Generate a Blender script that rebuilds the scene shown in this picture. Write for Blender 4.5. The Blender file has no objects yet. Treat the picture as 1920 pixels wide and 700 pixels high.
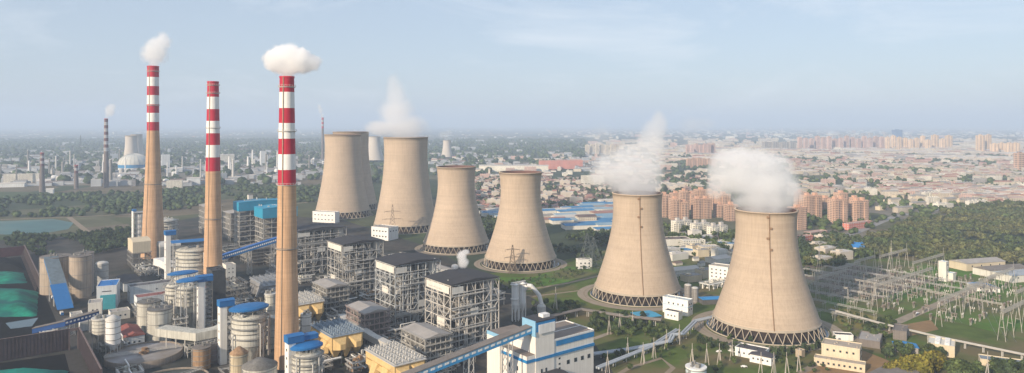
import bpy, math, random
import numpy as np
from mathutils import Vector, Matrix
R = math.radians
sc = bpy.context.scene
col = sc.collection
# ------------------------------------------------------------ camera, world, sun, exposure
CAM_H = 180.0; FPX = 1300.0; HORIZON = 232.0
SUN_AZ = -131.0; SUN_EL = 22.0            # direction towards the sun, degrees (math convention, from +X)
cam_d = bpy.data.cameras.new("camera"); cam = bpy.data.objects.new("camera", cam_d); col.objects.link(cam)
cam.location = (0, 0, CAM_H); cam.rotation_euler = (R(90), 0, 0)
cam_d.sensor_width = 36; cam_d.lens = 36*FPX/1920; cam_d.shift_y = -(350-HORIZON)/1920
cam_d.clip_start = 1; cam_d.clip_end = 300000
sc.camera = cam
w = bpy.data.worlds.new("World"); sc.world = w; w.use_nodes = True
wn = w.node_tree; wn.nodes.clear()
out = wn.nodes.new('ShaderNodeOutputWorld'); bg = wn.nodes.new('ShaderNodeBackground'); sky = wn.nodes.new('ShaderNodeTexSky')
sky.sky_type = 'NISHITA'; sky.sun_disc = False; sky.sun_elevation = R(SUN_EL)
sky.sun_rotation = R(90-SUN_AZ); sky.altitude = 200; sky.air_density = 1.0; sky.dust_density = 1.2; sky.ozone_density = 1.5
bg.inputs[1].default_value = 0.138
# thin cirrus streaks, part of the sky
tc = wn.nodes.new('ShaderNodeTexCoord'); mp = wn.nodes.new('ShaderNodeMapping'); nz = wn.nodes.new('ShaderNodeTexNoise')
mp.inputs['Rotation'].default_value = (0, R(-8), 0); mp.inputs['Scale'].default_value = (2.0, 2.0, 7.0)
nz.inputs['Scale'].default_value = 1.7; nz.inputs['Detail'].default_value = 7; nz.inputs['Roughness'].default_value = 0.62; nz.inputs['Distortion'].default_value = 0.6
rp = wn.nodes.new('ShaderNodeValToRGB'); rp.color_ramp.elements[0].position = 0.5; rp.color_ramp.elements[1].position = 0.75
mx = wn.nodes.new('ShaderNodeMixRGB'); mx.inputs[2].default_value = (5.6, 5.8, 6.1, 1)
ml = wn.nodes.new('ShaderNodeMath'); ml.operation = 'MULTIPLY'; ml.inputs[1].default_value = 0.42
L_ = wn.links.new
L_(tc.outputs['Generated'], mp.inputs[0]); L_(mp.outputs[0], nz.inputs['Vector']); L_(nz.outputs[0], rp.inputs[0]); L_(rp.outputs[0], ml.inputs[0])
veil = wn.nodes.new('ShaderNodeMixRGB'); veil.inputs[0].default_value = .72; veil.inputs[2].default_value = (2.95, 3.45, 4.2, 1)   # milky daylight veil over the clear-air sky
L_(sky.outputs[0], veil.inputs[1]); L_(ml.outputs[0], mx.inputs[0]); L_(veil.outputs[0], mx.inputs[1]); L_(mx.outputs[0], bg.inputs[0]); L_(bg.outputs[0], out.inputs[0])
sun_d = bpy.data.lights.new("sun", 'SUN'); sun = bpy.data.objects.new("sun", sun_d); col.objects.link(sun)
sun_d.energy = 5.0; sun_d.angle = R(0.6); sun_d.color = (1.0, 0.82, 0.62)
sdir = Vector((math.cos(R(SUN_AZ))*math.cos(R(SUN_EL)), math.sin(R(SUN_AZ))*math.cos(R(SUN_EL)), math.sin(R(SUN_EL))))
sun.rotation_euler = sdir.to_track_quat('Z', 'Y').to_euler()
sc.view_settings.view_transform = 'Standard'; sc.view_settings.look = 'None'; sc.view_settings.gamma = 1
sc.view_settings.use_curve_mapping = False; sc.view_settings.exposure = 0.36
sc.cycles.volume_bounces = 14; sc.cycles.max_bounces = 16; sc.cycles.diffuse_bounces = 3; sc.cycles.use_denoising = True
sc.cycles.volume_step_rate = 0.5; sc.cycles.volume_max_steps = 256; sc.cycles.transparent_max_bounces = 16

rnd = random.Random(7)
# ------------------------------------------------------------ helpers
A0 = 38.0                                                   # heading of the plant's grid
E1 = Vector((math.cos(R(A0)), math.sin(R(A0)))); E2 = Vector((-E1.y, E1.x))
def P(u, v, z=0.0):
    """the world point seen at photo pixel (u, v) if it lies at height z"""
    Y = FPX*(CAM_H-z)/(v-HORIZON); return Vector(((u-960)*Y/FPX, Y))
def mpp(v): return CAM_H/(v-HORIZON)

MATS = {}
def node_mat(name):
    m = bpy.data.materials.new(name); m.use_nodes = True
    nt = m.node_tree; nt.nodes.clear()
    o = nt.nodes.new('ShaderNodeOutputMaterial'); b = nt.nodes.new('ShaderNodeBsdfPrincipled'); nt.links.new(b.outputs[0], o.inputs[0])
    return m, nt, b
def mat(name, c, rough=.75, metal=0.0, var=.18, scale=.25, dark=None, streak=0.0, bands=0.0, bandscale=.3, spec=.3):
    """matte procedural material: base colour varied by two noises, optional vertical streaks of dirt and horizontal lift bands"""
    if name in MATS: return MATS[name]
    m, nt, b = node_mat(name); N = nt.nodes.new; Lk = nt.links.new
    t = N('ShaderNodeTexCoord'); g = N('ShaderNodeNewGeometry')
    n1 = N('ShaderNodeTexNoise'); n1.inputs['Scale'].default_value = scale; n1.inputs['Detail'].default_value = 8; n1.inputs['Roughness'].default_value = .65
    Lk(g.outputs['Position'], n1.inputs['Vector'])
    r1 = N('ShaderNodeMapRange'); r1.inputs[1].default_value = .3; r1.inputs[2].default_value = .7; r1.inputs[3].default_value = 1-var; r1.inputs[4].default_value = 1+var*.6
    Lk(n1.outputs[0], r1.inputs[0])
    fac = r1.outputs[0]
    def mul(a, bb):
        k = N('ShaderNodeMath'); k.operation = 'MULTIPLY'; Lk(a, k.inputs[0]); Lk(bb, k.inputs[1]); return k.outputs[0]
    if streak:
        mp_ = N('ShaderNodeMapping'); mp_.inputs['Scale'].default_value = (.8, .8, .03); Lk(g.outputs['Position'], mp_.inputs[0])
        n2 = N('ShaderNodeTexNoise'); n2.inputs['Scale'].default_value = 1.0; n2.inputs['Detail'].default_value = 6; Lk(mp_.outputs[0], n2.inputs['Vector'])
        r2 = N('ShaderNodeMapRange'); r2.inputs[1].default_value = .42; r2.inputs[2].default_value = .62; r2.inputs[3].default_value = 1; r2.inputs[4].default_value = 1-streak
        Lk(n2.outputs[0], r2.inputs[0]); fac = mul(fac, r2.outputs[0])
    if bands:
        mp_ = N('ShaderNodeMapping'); mp_.inputs['Scale'].default_value = (.006, .006, bandscale); Lk(g.outputs['Position'], mp_.inputs[0])
        n3 = N('ShaderNodeTexNoise'); n3.inputs['Scale'].default_value = 1.0; n3.inputs['Detail'].default_value = 9; n3.inputs['Roughness'].default_value = .8; Lk(mp_.outputs[0], n3.inputs['Vector'])
        r3 = N('ShaderNodeMapRange'); r3.inputs[1].default_value = .35; r3.inputs[2].default_value = .65; r3.inputs[3].default_value = 1-bands; r3.inputs[4].default_value = 1+bands*.5
        Lk(n3.outputs[0], r3.inputs[0]); fac = mul(fac, r3.outputs[0])
    rgb = N('ShaderNodeRGB'); rgb.outputs[0].default_value = (*c, 1)
    v = N('ShaderNodeVectorMath'); v.operation = 'SCALE'; Lk(rgb.outputs[0], v.inputs[0]); Lk(fac, v.inputs['Scale'])
    res = v.outputs[0]
    if dark:
        n4 = N('ShaderNodeTexNoise'); n4.inputs['Scale'].default_value = scale*.35; n4.inputs['Detail'].default_value = 6; Lk(g.outputs['Position'], n4.inputs['Vector'])
        r4 = N('ShaderNodeMapRange'); r4.inputs[1].default_value = .45; r4.inputs[2].default_value = .6; Lk(n4.outputs[0], r4.inputs[0])
        mx_ = N('ShaderNodeMixRGB'); Lk(r4.outputs[0], mx_.inputs[0]); Lk(res, mx_.inputs[1]); mx_.inputs[2].default_value = (*dark, 1); res = mx_.outputs[0]
    Lk(res, b.inputs['Base Color'])
    b.inputs['Roughness'].default_value = rough; b.inputs['Metallic'].default_value = metal; b.inputs['Specular IOR Level'].default_value = spec
    MATS[name] = m; return m

class MB:
    """collects simple solids and links them as one mesh"""
    def __init__(s): s.v = []; s.f = []; s.m = []; s.sm = []
    def add(s, vs, fs, m=0, smooth=False):
        o = len(s.v); s.v += [tuple(p) for p in vs]; s.f += [tuple(i+o for i in f) for f in fs]; s.m += [m]*len(fs); s.sm += [smooth]*len(fs); return s
    def box(s, x0, x1, y0, y1, z0, z1, m=0):
        vs = [(x0,y0,z0),(x1,y0,z0),(x1,y1,z0),(x0,y1,z0),(x0,y0,z1),(x1,y0,z1),(x1,y1,z1),(x0,y1,z1)]
        return s.add(vs, [(0,3,2,1),(4,5,6,7),(0,1,5,4),(1,2,6,5),(2,3,7,6),(3,0,4,7)], m)
    def bar(s, p, q, wd, m=0, hd=None):
        p = Vector(p); q = Vector(q); d = q-p
        if d.length < 1e-6: return s
        d.normalize(); a = Vector((0,0,1)) if abs(d.z) < .95 else Vector((1,0,0))
        x = d.cross(a).normalized()*wd/2; y = d.cross(x).normalized()*(hd or wd)/2
        vs = [p-x-y, p+x-y, p+x+y, p-x+y, q-x-y, q+x-y, q+x+y, q-x+y]
        return s.add(vs, [(0,3,2,1),(4,5,6,7),(0,1,5,4),(1,2,6,5),(2,3,7,6),(3,0,4,7)], m)
    def tube(s, p, q, r0, r1=None, n=8, m=0, caps=True):
        r1 = r0 if r1 is None else r1; p = Vector(p); q = Vector(q); d = (q-p).normalized(); a = Vector((0,0,1)) if abs(d.z) < .95 else Vector((1,0,0))
        x = d.cross(a).normalized(); y = d.cross(x)
        vs = [p+(x*math.cos(2*math.pi*i/n)+y*math.sin(2*math.pi*i/n))*r0 for i in range(n)]+[q+(x*math.cos(2*math.pi*i/n)+y*math.sin(2*math.pi*i/n))*r1 for i in range(n)]
        s.add(vs, [(i,(i+1)%n,(i+1)%n+n,i+n) for i in range(n)], m, True)
        if caps: s.add(vs[:n], [tuple(range(n-1,-1,-1))], m); s.add(vs[n:], [tuple(range(n))], m)
        return s
    def path(s, pts, r, n=8, m=0):
        for a, b in zip(pts, pts[1:]): s.tube(a, b, r, r, n, m)
        return s
    def lathe(s, prof, cx=0, cy=0, n=32, m=0, smooth=True, close=False):
        """prof: list of (r, z)"""
        vs = [(cx+r*math.cos(2*math.pi*i/n), cy+r*math.sin(2*math.pi*i/n), z) for r, z in prof for i in range(n)]
        k = len(prof); fs = []
        for j in range(k if close else k-1):
            a = j*n; b_ = ((j+1)%k)*n
            fs += [(a+i, a+(i+1)%n, b_+(i+1)%n, b_+i) for i in range(n)]
        s.add(vs, fs, m, smooth); return s
    def drum(s, r, z0, z1, cx=0, cy=0, n=24, m=0, mt=None, r1=None):
        r1 = r if r1 is None else r1
        s.lathe([(r, z0), (r1, z1)], cx, cy, n, m)
        s.add([(cx+r1*math.cos(2*math.pi*i/n), cy+r1*math.sin(2*math.pi*i/n), z1) for i in range(n)], [tuple(range(n))], m if mt is None else mt)
        s.add([(cx+r*math.cos(2*math.pi*i/n), cy+r*math.sin(2*math.pi*i/n), z0) for i in range(n)], [tuple(range(n-1,-1,-1))], m)
        return s
    def cone(s, r, z0, z1, cx=0, cy=0, n=24, m=0, rt=.3): return s.drum(r, z0, z1, cx, cy, n, m, None, rt)
    def prism(s, poly, z0, z1, m=0, mt=None):
        n = len(poly); vs = [(p[0],p[1],z0) for p in poly]+[(p[0],p[1],z1) for p in poly]
        s.add(vs, [(i,(i+1)%n,(i+1)%n+n,i+n) for i in range(n)]+[tuple(range(n-1,-1,-1))], m); s.add(vs[n:], [tuple(range(n))], m if mt is None else mt); return s
    def gable(s, x0, x1, y0, y1, z0, z1, m=0, ov=.5, axis='x', th=.35):
        """a pitched roof slab of two slopes with its ridge along axis"""
        x0 -= ov; x1 += ov; y0 -= ov; y1 += ov
        if axis == 'x':
            ym = (y0+y1)/2; vs = [(x0,y0,z0),(x0,ym,z1),(x0,y1,z0),(x1,y0,z0),(x1,ym,z1),(x1,y1,z0)]
        else:
            xm = (x0+x1)/2; vs = [(x0,y1,z0),(xm,y1,z1),(x1,y1,z0),(x0,y0,z0),(xm,y0,z1),(x1,y0,z0)]
        return s.add(vs, [(0,2,1),(3,4,5),(0,1,4,3),(1,2,5,4),(0,3,5,2)], m)
    def hip(s, x0, x1, y0, y1, z0, z1, m=0, ov=.5):
        x0 -= ov; x1 += ov; y0 -= ov; y1 += ov; k = min(x1-x0, y1-y0)/2
        if x1-x0 > y1-y0: a = (x0+k,(y0+y1)/2,z1); b = (x1-k,(y0+y1)/2,z1)
        else: a = ((x0+x1)/2,y0+k,z1); b = ((x0+x1)/2,y1-k,z1)
        vs = [(x0,y0,z0),(x1,y0,z0),(x1,y1,z0),(x0,y1,z0),a,b]
        return s.add(vs, [(0,1,5,4),(2,3,4,5),(1,2,5),(3,0,4),(0,3,2,1)] if x1-x0 > y1-y0 else [(0,1,4),(1,2,5,4),(2,3,5),(3,0,4,5),(0,3,2,1)], m)
    def dome(s, r, z0, h, cx=0, cy=0, n=24, m=0, k=6): return s.lathe([(max(r*math.cos(math.pi/2*j/k), .02), z0+h*math.sin(math.pi/2*j/k)) for j in range(k+1)], cx, cy, n, m)
    def mesh(s, name, mats):
        me = bpy.data.meshes.new(name); me.from_pydata(s.v, [], s.f)
        for m_ in (mats if isinstance(mats, (list, tuple)) else [mats]): me.materials.append(m_)
        me.polygons.foreach_set('material_index', s.m); me.polygons.foreach_set('use_smooth', s.sm); me.update(); return me
    def build(s, name, mats, parent=None, loc=(0,0,0), rz=0.0):
        o = bpy.data.objects.new(name, s.mesh(name, mats)); col.objects.link(o); o.parent = parent
        o.location = (loc[0], loc[1], loc[2] if len(loc) > 2 else 0); o.rotation_euler = (0,0,R(rz)); return o
def tag(o, label=None, cat=None, group=None, kind=None):
    for k, v_ in (('label',label),('category',cat),('group',group),('kind',kind)):
        if v_: o[k] = v_
    return o
def T(name, label, cat, loc, rz=A0, group=None):
    o = bpy.data.objects.new(name, None); col.objects.link(o); o.empty_display_size = 2
    o.location = (loc[0], loc[1], loc[2] if len(loc) > 2 else 0); o.rotation_euler = (0,0,R(rz)); return tag(o, label, cat, group)
KIDS = {}
def dup(o, loc, rz=None, label=None, group=None, scale=None):
    """a copy of a thing with copies of its parts and sub-parts"""
    c = o.copy(); col.objects.link(c); c.location = (loc[0], loc[1], loc[2] if len(loc) > 2 else 0)
    if rz is not None: c.rotation_euler = (0,0,R(rz))
    if scale is not None: c.scale = scale if isinstance(scale, (tuple, list)) else (scale,)*3
    if label: c['label'] = label
    if group: c['group'] = group
    if o.name not in KIDS: KIDS[o.name] = [(k, list(k.children)) for k in o.children]
    for ch, gs in KIDS[o.name]:
        k = ch.copy(); col.objects.link(k); k.parent = c
        for g in gs: g2 = g.copy(); col.objects.link(g2); g2.parent = k
    return c
def sheet(name, pts, z, m, label=None):
    """flat ground sheet through world points"""
    b = MB(); n = len(pts); b.add([(p[0],p[1],z) for p in pts], [tuple(range(n))])
    o = b.build(name, m)
    if o.data.polygons[0].normal.z < 0: o.data.flip_normals()
    return tag(o, label or None, None, None, 'structure')
def strip(name, pts, wd, z, m, label=None, kind='structure'):
    b = MB(); pts = [Vector((p[0],p[1])) for p in pts]; L = []; Rr = []
    for i, p in enumerate(pts):
        d = (pts[min(i+1,len(pts)-1)]-pts[max(i-1,0)]).normalized(); nrm = Vector((-d.y,d.x))*wd/2; L.append(p+nrm); Rr.append(p-nrm)
    n = len(pts); b.add([(p.x,p.y,z) for p in Rr]+[(p.x,p.y,z) for p in L], [(i,i+1,i+1+n,i+n) for i in range(n-1)])
    return tag(b.build(name, m), label, None, None, kind)
def ring(name, c, r0, r1, z, m, label=None, n=64):
    b = MB(); b.lathe([(r1, z), (r0, z)], c[0], c[1], n); o = b.build(name, m)
    if o.data.polygons[0].normal.z < 0: o.data.flip_normals()
    return tag(o, label, None, None, 'structure')
# ------------------------------------------------------------ materials
concrete = mat('tower_concrete', (.46,.368,.278), .9, var=.10, scale=.03, bands=.11, bandscale=.5, streak=.09)
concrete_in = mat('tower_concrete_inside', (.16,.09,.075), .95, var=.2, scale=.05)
leg_c = mat('leg_concrete', (.38,.33,.26), .85)
stack_c = mat('stack_concrete', (.55,.355,.215), .9, var=.10, scale=.08, bands=.15, bandscale=.5, streak=.22)
red = mat('red_paint', (.43,.014,.04), .55, var=.12, scale=.2, streak=.12)
white = mat('white_paint', (.78,.77,.74), .6, var=.08, scale=.2, streak=.12)
offwhite = mat('offwhite_wall', (.66,.64,.58), .8, var=.08, scale=.08, streak=.12)
cream = mat('cream_wall', (.60,.52,.38), .8, var=.1, scale=.1, streak=.1)
lgrey = mat('light_grey_steel', (.50,.49,.46), .6, var=.15, scale=.4)
steel = mat('painted_steel', (.42,.41,.38), .6, var=.18, scale=.3)
steel_d = mat('weathered_steel', (.24,.235,.22), .7, var=.25, scale=.3)
casing = mat('boiler_casing', (.17,.165,.155), .7, var=.3, scale=.15, streak=.25)
darkroof = mat('dark_roof', (.045,.045,.05), .85, var=.2, scale=.1)
browngrey = mat('grey_roof', (.19,.17,.155), .9, var=.2, scale=.1, streak=.1)
greyroof = mat('pale_roof', (.34,.32,.30), .9, var=.2, scale=.1)
blue = mat('blue_cladding', (.018,.135,.36), .5, var=.12, scale=.3)
cyan = mat('cyan_cladding', (.02,.26,.42), .55, var=.1, scale=.2)
lblue = mat('pale_blue_cladding', (.22,.42,.58), .6, var=.1, scale=.2)
redroof = mat('red_roof', (.26,.085,.07), .85, var=.25, scale=.3)
yellow = mat('yellow_casing', (.62,.44,.20), .7, var=.12, scale=.12, streak=.15)
silo_c = mat('silo_concrete', (.40,.33,.26), .85, var=.15, scale=.1, streak=.25)
tank_w = mat('tank_paint', (.52,.51,.45), .65, var=.14, scale=.15, streak=.28)
tank_r = mat('rusty_tank', (.34,.22,.13), .8, var=.3, scale=.3, streak=.3)
glass = mat('dark_glass', (.03,.04,.05), .2, spec=.5)
asphalt = mat('asphalt', (.075,.072,.068), .9, spec=.04, var=.25, scale=.12)
road_m = mat('pale_concrete_road', (.30,.255,.20), .9, spec=.04, var=.15, scale=.1)
path_m = mat('worn_path', (.27,.22,.165), .95, spec=.04, var=.2, scale=.15)
yard_m = mat('plant_yard', (.078,.073,.066), .95, spec=.04, var=.45, scale=.06, dark=(.045,.05,.045))
grass_m = mat('grass', (.088,.125,.030), .95, spec=.04, var=.35, scale=.05, dark=(.15,.125,.065))
lawn_m = mat('lawn', (.085,.165,.028), .95, spec=.04, var=.3, scale=.04, dark=(.13,.13,.055))
soil_m = mat('bare_soil', (.26,.17,.09), .95, spec=.04, var=.25, scale=.05, dark=(.18,.13,.075))
coal_m = mat('coal', (.012,.012,.013), .9, spec=.04, var=.4, scale=.1)
water_m = mat('pond_water', (.02,.05,.055), .12, var=.1, spec=.6)
basin_m = mat('basin_water', (.02,.035,.04), .1, var=.1, spec=.6)
rust_m = mat('rusty_steel', (.25,.16,.095), .8, var=.3)

# ------------------------------------------------------------ ground
def ground_mat():
    m, nt, b = node_mat('ground'); N = nt.nodes.new; Lk = nt.links.new
    g = N('ShaderNodeNewGeometry')
    vo = N('ShaderNodeTexVoronoi'); vo.inputs['Scale'].default_value = 1/420; vo.distance = 'MANHATTAN'; Lk(g.outputs['Position'], vo.inputs['Vector'])
    cr = N('ShaderNodeValToRGB'); e = cr.color_ramp; e.interpolation = 'CONSTANT'
    cols = [(.055,.075,.035),(.08,.09,.045),(.05,.065,.035),(.14,.115,.075),(.07,.095,.04),(.11,.11,.065),(.05,.068,.036),(.18,.16,.125)]
    while len(e.elements) < len(cols): e.elements.new(.5)
    for i, c in enumerate(cols): e.elements[i].position = i/len(cols); e.elements[i].color = (*c, 1)
    sp = N('ShaderNodeSeparateColor'); Lk(vo.outputs['Color'], sp.inputs[0]); Lk(sp.outputs[0], cr.inputs[0])
    n = N('ShaderNodeTexNoise'); n.inputs['Scale'].default_value = .012; n.inputs['Detail'].default_value = 10; n.inputs['Roughness'].default_value = .7; Lk(g.outputs['Position'], n.inputs['Vector'])
    mr = N('ShaderNodeMapRange'); mr.inputs[1].default_value = .3; mr.inputs[2].default_value = .7; mr.inputs[3].default_value = .6; mr.inputs[4].default_value = 1.35; Lk(n.outputs[0], mr.inputs[0])
    v = N('ShaderNodeVectorMath'); v.operation = 'SCALE'; Lk(cr.outputs[0], v.inputs[0]); Lk(mr.outputs[0], v.inputs['Scale'])
    Lk(v.outputs[0], b.inputs['Base Color']); b.inputs['Roughness'].default_value = .95; b.inputs['Specular IOR Level'].default_value = .1
    return m
gb = MB(); gb.box(-60000, 60000, -6000, 70000, -20, 0)
tag(gb.build('ground', ground_mat()), 'flat plain of fields and scrub reaching the horizon', None, None, 'structure')
YZ = .02
yard = [(-75,860),(-75,455),(55,448),(240,432),(420,398),(640,412),(800,462),(905,515),(1000,560),(1100,620),(1150,700),(1200,860)]
sheet('plant_yard', [P(*p) for p in yard], YZ, yard_m)
sheet('grass', [P(*p) for p in [(905,515),(1010,500),(1130,470),(1220,470),(1400,470),(1500,470),(1560,480),(2060,480),(2200,860),(1200,860),(1150,700),(1100,620),(1000,560)]], .012, grass_m, 'scrubby green grass around the cooling towers')
sheet('lawn', [P(*p) for p in [(985,548),(1120,517),(1115,500),(1060,500),(1000,520),(930,520)]], .026, lawn_m)
sheet('switchyard_lawn', [P(*p) for p in [(1545,585),(1560,520),(1640,490),(1960,500),(2050,660),(1900,632),(1700,580),(1610,566)]], .03, lawn_m)
sheet('field', [P(*p) for p in [(1555,575),(1600,582),(1660,600),(1630,622),(1575,607)]], .035, mat('dry_grass', (.20,.175,.06), .95, spec=.04, var=.3, scale=.06))
sheet('bare_field', [P(*p) for p in [(1500,700),(1560,662),(1600,650),(1700,690),(1640,760),(1480,760)]], .035, soil_m)
sheet('soil_yard', [P(*p) for p in [(1690,610),(1745,600),(1760,618),(1700,632)]], .038, soil_m)
# ------------------------------------------------------------ cooling towers
def tower(label, u, v, H, r0, z0, c, z_rim, r_leg, nleg=40, stair=None, group='concrete cooling towers', lod=False, loc=None):
    loc = loc or P(u, v)
    t = T('cooling_tower', label, 'cooling tower', loc, 0, group)
    rad = lambda z: r0*math.sqrt(1+((z-z0)/c)**2)
    zs = [z_rim+(H-z_rim)*i/26 for i in range(27)]; th = 1.0
    b = MB(); prof = [(rad(z), z) for z in zs]+[(rad(H)+.5, H), (rad(H)+.5, H+.9), (rad(H)-th, H+.9)]
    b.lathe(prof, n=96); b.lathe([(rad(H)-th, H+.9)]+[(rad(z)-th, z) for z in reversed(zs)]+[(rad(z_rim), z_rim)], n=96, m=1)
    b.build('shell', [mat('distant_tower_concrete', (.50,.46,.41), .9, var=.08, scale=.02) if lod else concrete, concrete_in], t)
    if not lod:
        rb = MB(); rb.lathe([(rad(z_rim)+.5, z_rim-1), (rad(z_rim)+.6, z_rim+.6), (rad(z_rim+.6)+.1, z_rim+.7)], n=96); rb.lathe([(rad(z_rim)-1.2, z_rim-1), (rad(z_rim)+.5, z_rim-1)], n=96); rb.build('ring_beam', leg_c, t)
        lb = MB(); rr = rad(z_rim); da = math.pi/nleg; wl = max(.5, H/230)
        for s_ in (-1, 1): lb.bar((r_leg, 0, .3), (rr*math.cos(s_*da), rr*math.sin(s_*da), z_rim-.8), wl)
        lm = lb.mesh('leg', leg_c)
        for k in range(nleg):
            o = bpy.data.objects.new('leg', lm); col.objects.link(o); o.parent = t; o.rotation_euler = (0,0,2*math.pi*(k+.5)/nleg)
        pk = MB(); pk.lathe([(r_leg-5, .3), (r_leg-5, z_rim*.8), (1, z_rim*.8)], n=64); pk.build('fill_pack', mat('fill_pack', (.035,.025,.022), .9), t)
        ba = MB(); ba.lathe([(r_leg+2.6,.02),(r_leg+2.6,.9),(r_leg+2.1,.9),(r_leg+2.1,.3)], n=72); ba.lathe([(r_leg+2.1,.3),(r_leg-5,.3)], n=72, m=1)
        ba.build('basin', [leg_c, basin_m], t)
    if stair is not None:
        sb = MB(); a = R(stair); n = 60; pts = []
        for i in range(n+1):
            z = z_rim+(H-z_rim)*i/n; aa = a+.0012*(H-z)*.35; pts.append((math.cos(aa)*(rad(z)+.45), math.sin(aa)*(rad(z)+.45), z))
        for p, q in zip(pts, pts[1:]): sb.bar(p, q, .55)
        for k, f in enumerate((.97,.87,.78,.68)):
            z = z_rim+(H-z_rim)*f; d = 2.2/rad(z)*(1 if k%2 else -1)
            sb.bar((math.cos(a)*(rad(z)+.7), math.sin(a)*(rad(z)+.7), z), (math.cos(a+d)*(rad(z)+.7), math.sin(a+d)*(rad(z)+.7), z), 1.6)
        sb.build('access_ladder', rust_m, t)
    return t, loc
tw = {}
tw[6] = tower('nearest and largest-looking cooling tower, steaming, with ladder stripe, beside the switchyard', 1436, 614.5, 103.5, 25.5, 90, 56, 9.4, 48.5, 40, -104)
tw[5] = tower('steaming cooling tower with a ladder stripe behind the white blue-striped building', 1195, 553, 106.5, 25.2, 92, 57, 9.6, 47, 40, -95)
tw[4] = tower('cooling tower without steam behind the boiler houses, pylon before its base', 976, 494.5, 117, 25.6, 94, 57, 10, 47.5, 40)
tw[3] = tower('cooling tower without steam between the steaming middle one and its lookalike by the pylon', 855.5, 465, 117, 26.6, 95, 58, 10, 48.5, 40)
tw[2] = tower('tall cooling tower with drifting steam and a white block at its foot', 761, 429.5, 156, 36.6, 130, 112, 12, 55.5, 40)
tw[1] = tower('tall steamless cooling tower at the far left of the row', 643, 404, 158, 34.5, 132, 108, 12, 55.5, 40)
tw[0] = tower('tall cooling tower almost hidden behind the leftmost tower of the row', 658, 391, 162, 36.5, 135, 112, 12, 56, 40)
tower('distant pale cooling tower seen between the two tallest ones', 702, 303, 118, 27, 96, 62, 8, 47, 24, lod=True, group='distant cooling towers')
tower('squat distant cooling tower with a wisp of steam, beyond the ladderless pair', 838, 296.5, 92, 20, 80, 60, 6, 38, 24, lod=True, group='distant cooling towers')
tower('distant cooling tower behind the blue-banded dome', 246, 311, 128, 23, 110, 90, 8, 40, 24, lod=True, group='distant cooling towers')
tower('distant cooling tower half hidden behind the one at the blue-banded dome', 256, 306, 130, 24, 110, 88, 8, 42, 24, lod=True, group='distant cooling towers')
for k, (rin, rout) in {6:(53,64),5:(52,63),4:(52,60),3:(52,60)}.items():
    ring('ring_road', tw[k][1], rin, rout, .05+.002*k, road_m, 'pale ring road around a cooling tower')
    ring('ring_path', tw[k][1], rin+3.2, rin+4.6, .07+.002*k, path_m)
# ------------------------------------------------------------ chimneys
def chimney(label, u, vbase, vtop, wtop, wstripe, wmid, stripes, plats, group='striped chimney stacks', pA=None, pB=None, sh=None):
    loc = P(u, vbase); s = mpp(vbase); H = lambda v: (vbase-v)*s
    t = T('chimney', label, 'chimney', loc, 0, group)
    zs = [H(v) for v in stripes]; top = H(vtop); zb = zs[-1]
    def rad(z):
        rt, rs, rm = wtop*s/2, wstripe*s/2, wmid*s/2
        if z >= zb: return rs+(rt-rs)*(z-zb)/(top-zb)
        k = (zb-z)/zb; return rs+(rm-rs)*k**1.15
    allz = [top]+zs
    for i in range(len(zs)):
        a, b_ = allz[i+1], allz[i]; m = MB(); m.lathe([(rad(a), a), (rad(b_), b_)], n=40); m.build('paint_band', (pA or red) if i%2 == 0 else (pB or white), t)
    m = MB(); m.lathe([(rad(zb*k/14), zb*k/14) for k in range(15)], n=40); m.build('shaft', sh or stack_c, t)
    m = MB(); m.lathe([(rad(top)+.25, top-.8), (rad(top)+.35, top+.6), (rad(top)-.9, top+.6), (rad(top)-.9, top-6)], n=40)
    m.lathe([(rad(top)-.9, top-6), (.1, top-6)], n=40, m=1); m.build('cap', [red, coal_m], t)
    for v in plats:
        z = H(v); m = MB(); r = rad(z); m.lathe([(r-.05, z-.8), (r+1.1, z-.1), (r+1.1, z+.05), (r-.05, z+.05)], n=32)
        for k in range(20):
            a = 2*math.pi*k/20; m.bar((math.cos(a)*(r+1.05), math.sin(a)*(r+1.05), z), (math.cos(a)*(r+1.05), math.sin(a)*(r+1.05), z+1.2), .14)
        m.lathe([(r+1.1, z+1.1), (r+1.0, z+1.25)], n=32); m.build('platform', steel_d if z < zb else lgrey, t)
    m = MB(); a = R(-100)
    for k in range(30):
        z0, z1 = top*k/30, top*(k+1)/30; m.bar((math.cos(a)*(rad(z0)+.3), math.sin(a)*(rad(z0)+.3), z0), (math.cos(a)*(rad(z1)+.3), math.sin(a)*(rad(z1)+.3), z1), .5)
    m.build('ladder', mat('ladder', (.36,.27,.19), .8), t)
    return t
chimney('thick red and white banded chimney nearest the camera, puffing a wide cloud', 538, 686, 145, 26, 33, 46, [173,203,231,260,289,318,347], [163,246,346,465])
chimney('red and white banded chimney without smoke, middle of the big three', 399.5, 541, 154, 20, 26, 35, [182,205,227,250,272,295,321], [160,175,240,410])
chimney('red and white banded chimney tallest in the picture, left of the big three', 287, 482, 125, 20, 21, 42, [145,162,179,196,212,229,245], [134,198,345])
dusky = mat('faded_dark_paint', (.13,.06,.07), .8); pale_p = mat('faded_pale_paint', (.42,.42,.44), .8); dull = mat('dull_shaft', (.17,.15,.15), .9)
chimney('slim distant chimney with purplish bands and a small puff, in the refinery', 199, 352, 223, 6.5, 8, 10, [229,235,241,247,253,259,265,271,277,284], [], group='distant chimneys', pA=dusky, pB=pale_p, sh=dull)
chimney('short dark banded chimney far left behind the white block', 79, 360, 287, 6, 7.5, 10, [292,297,302,307,312], [], group='distant chimneys', pA=dusky, pB=pale_p, sh=dull)
chimney('thin distant striped chimney flying a white smoke trail', 605, 300, 221, 4, 4, 5, [225,229,233,237,241], [], group='distant chimneys', pA=red, pB=pale_p, sh=dull)
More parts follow.
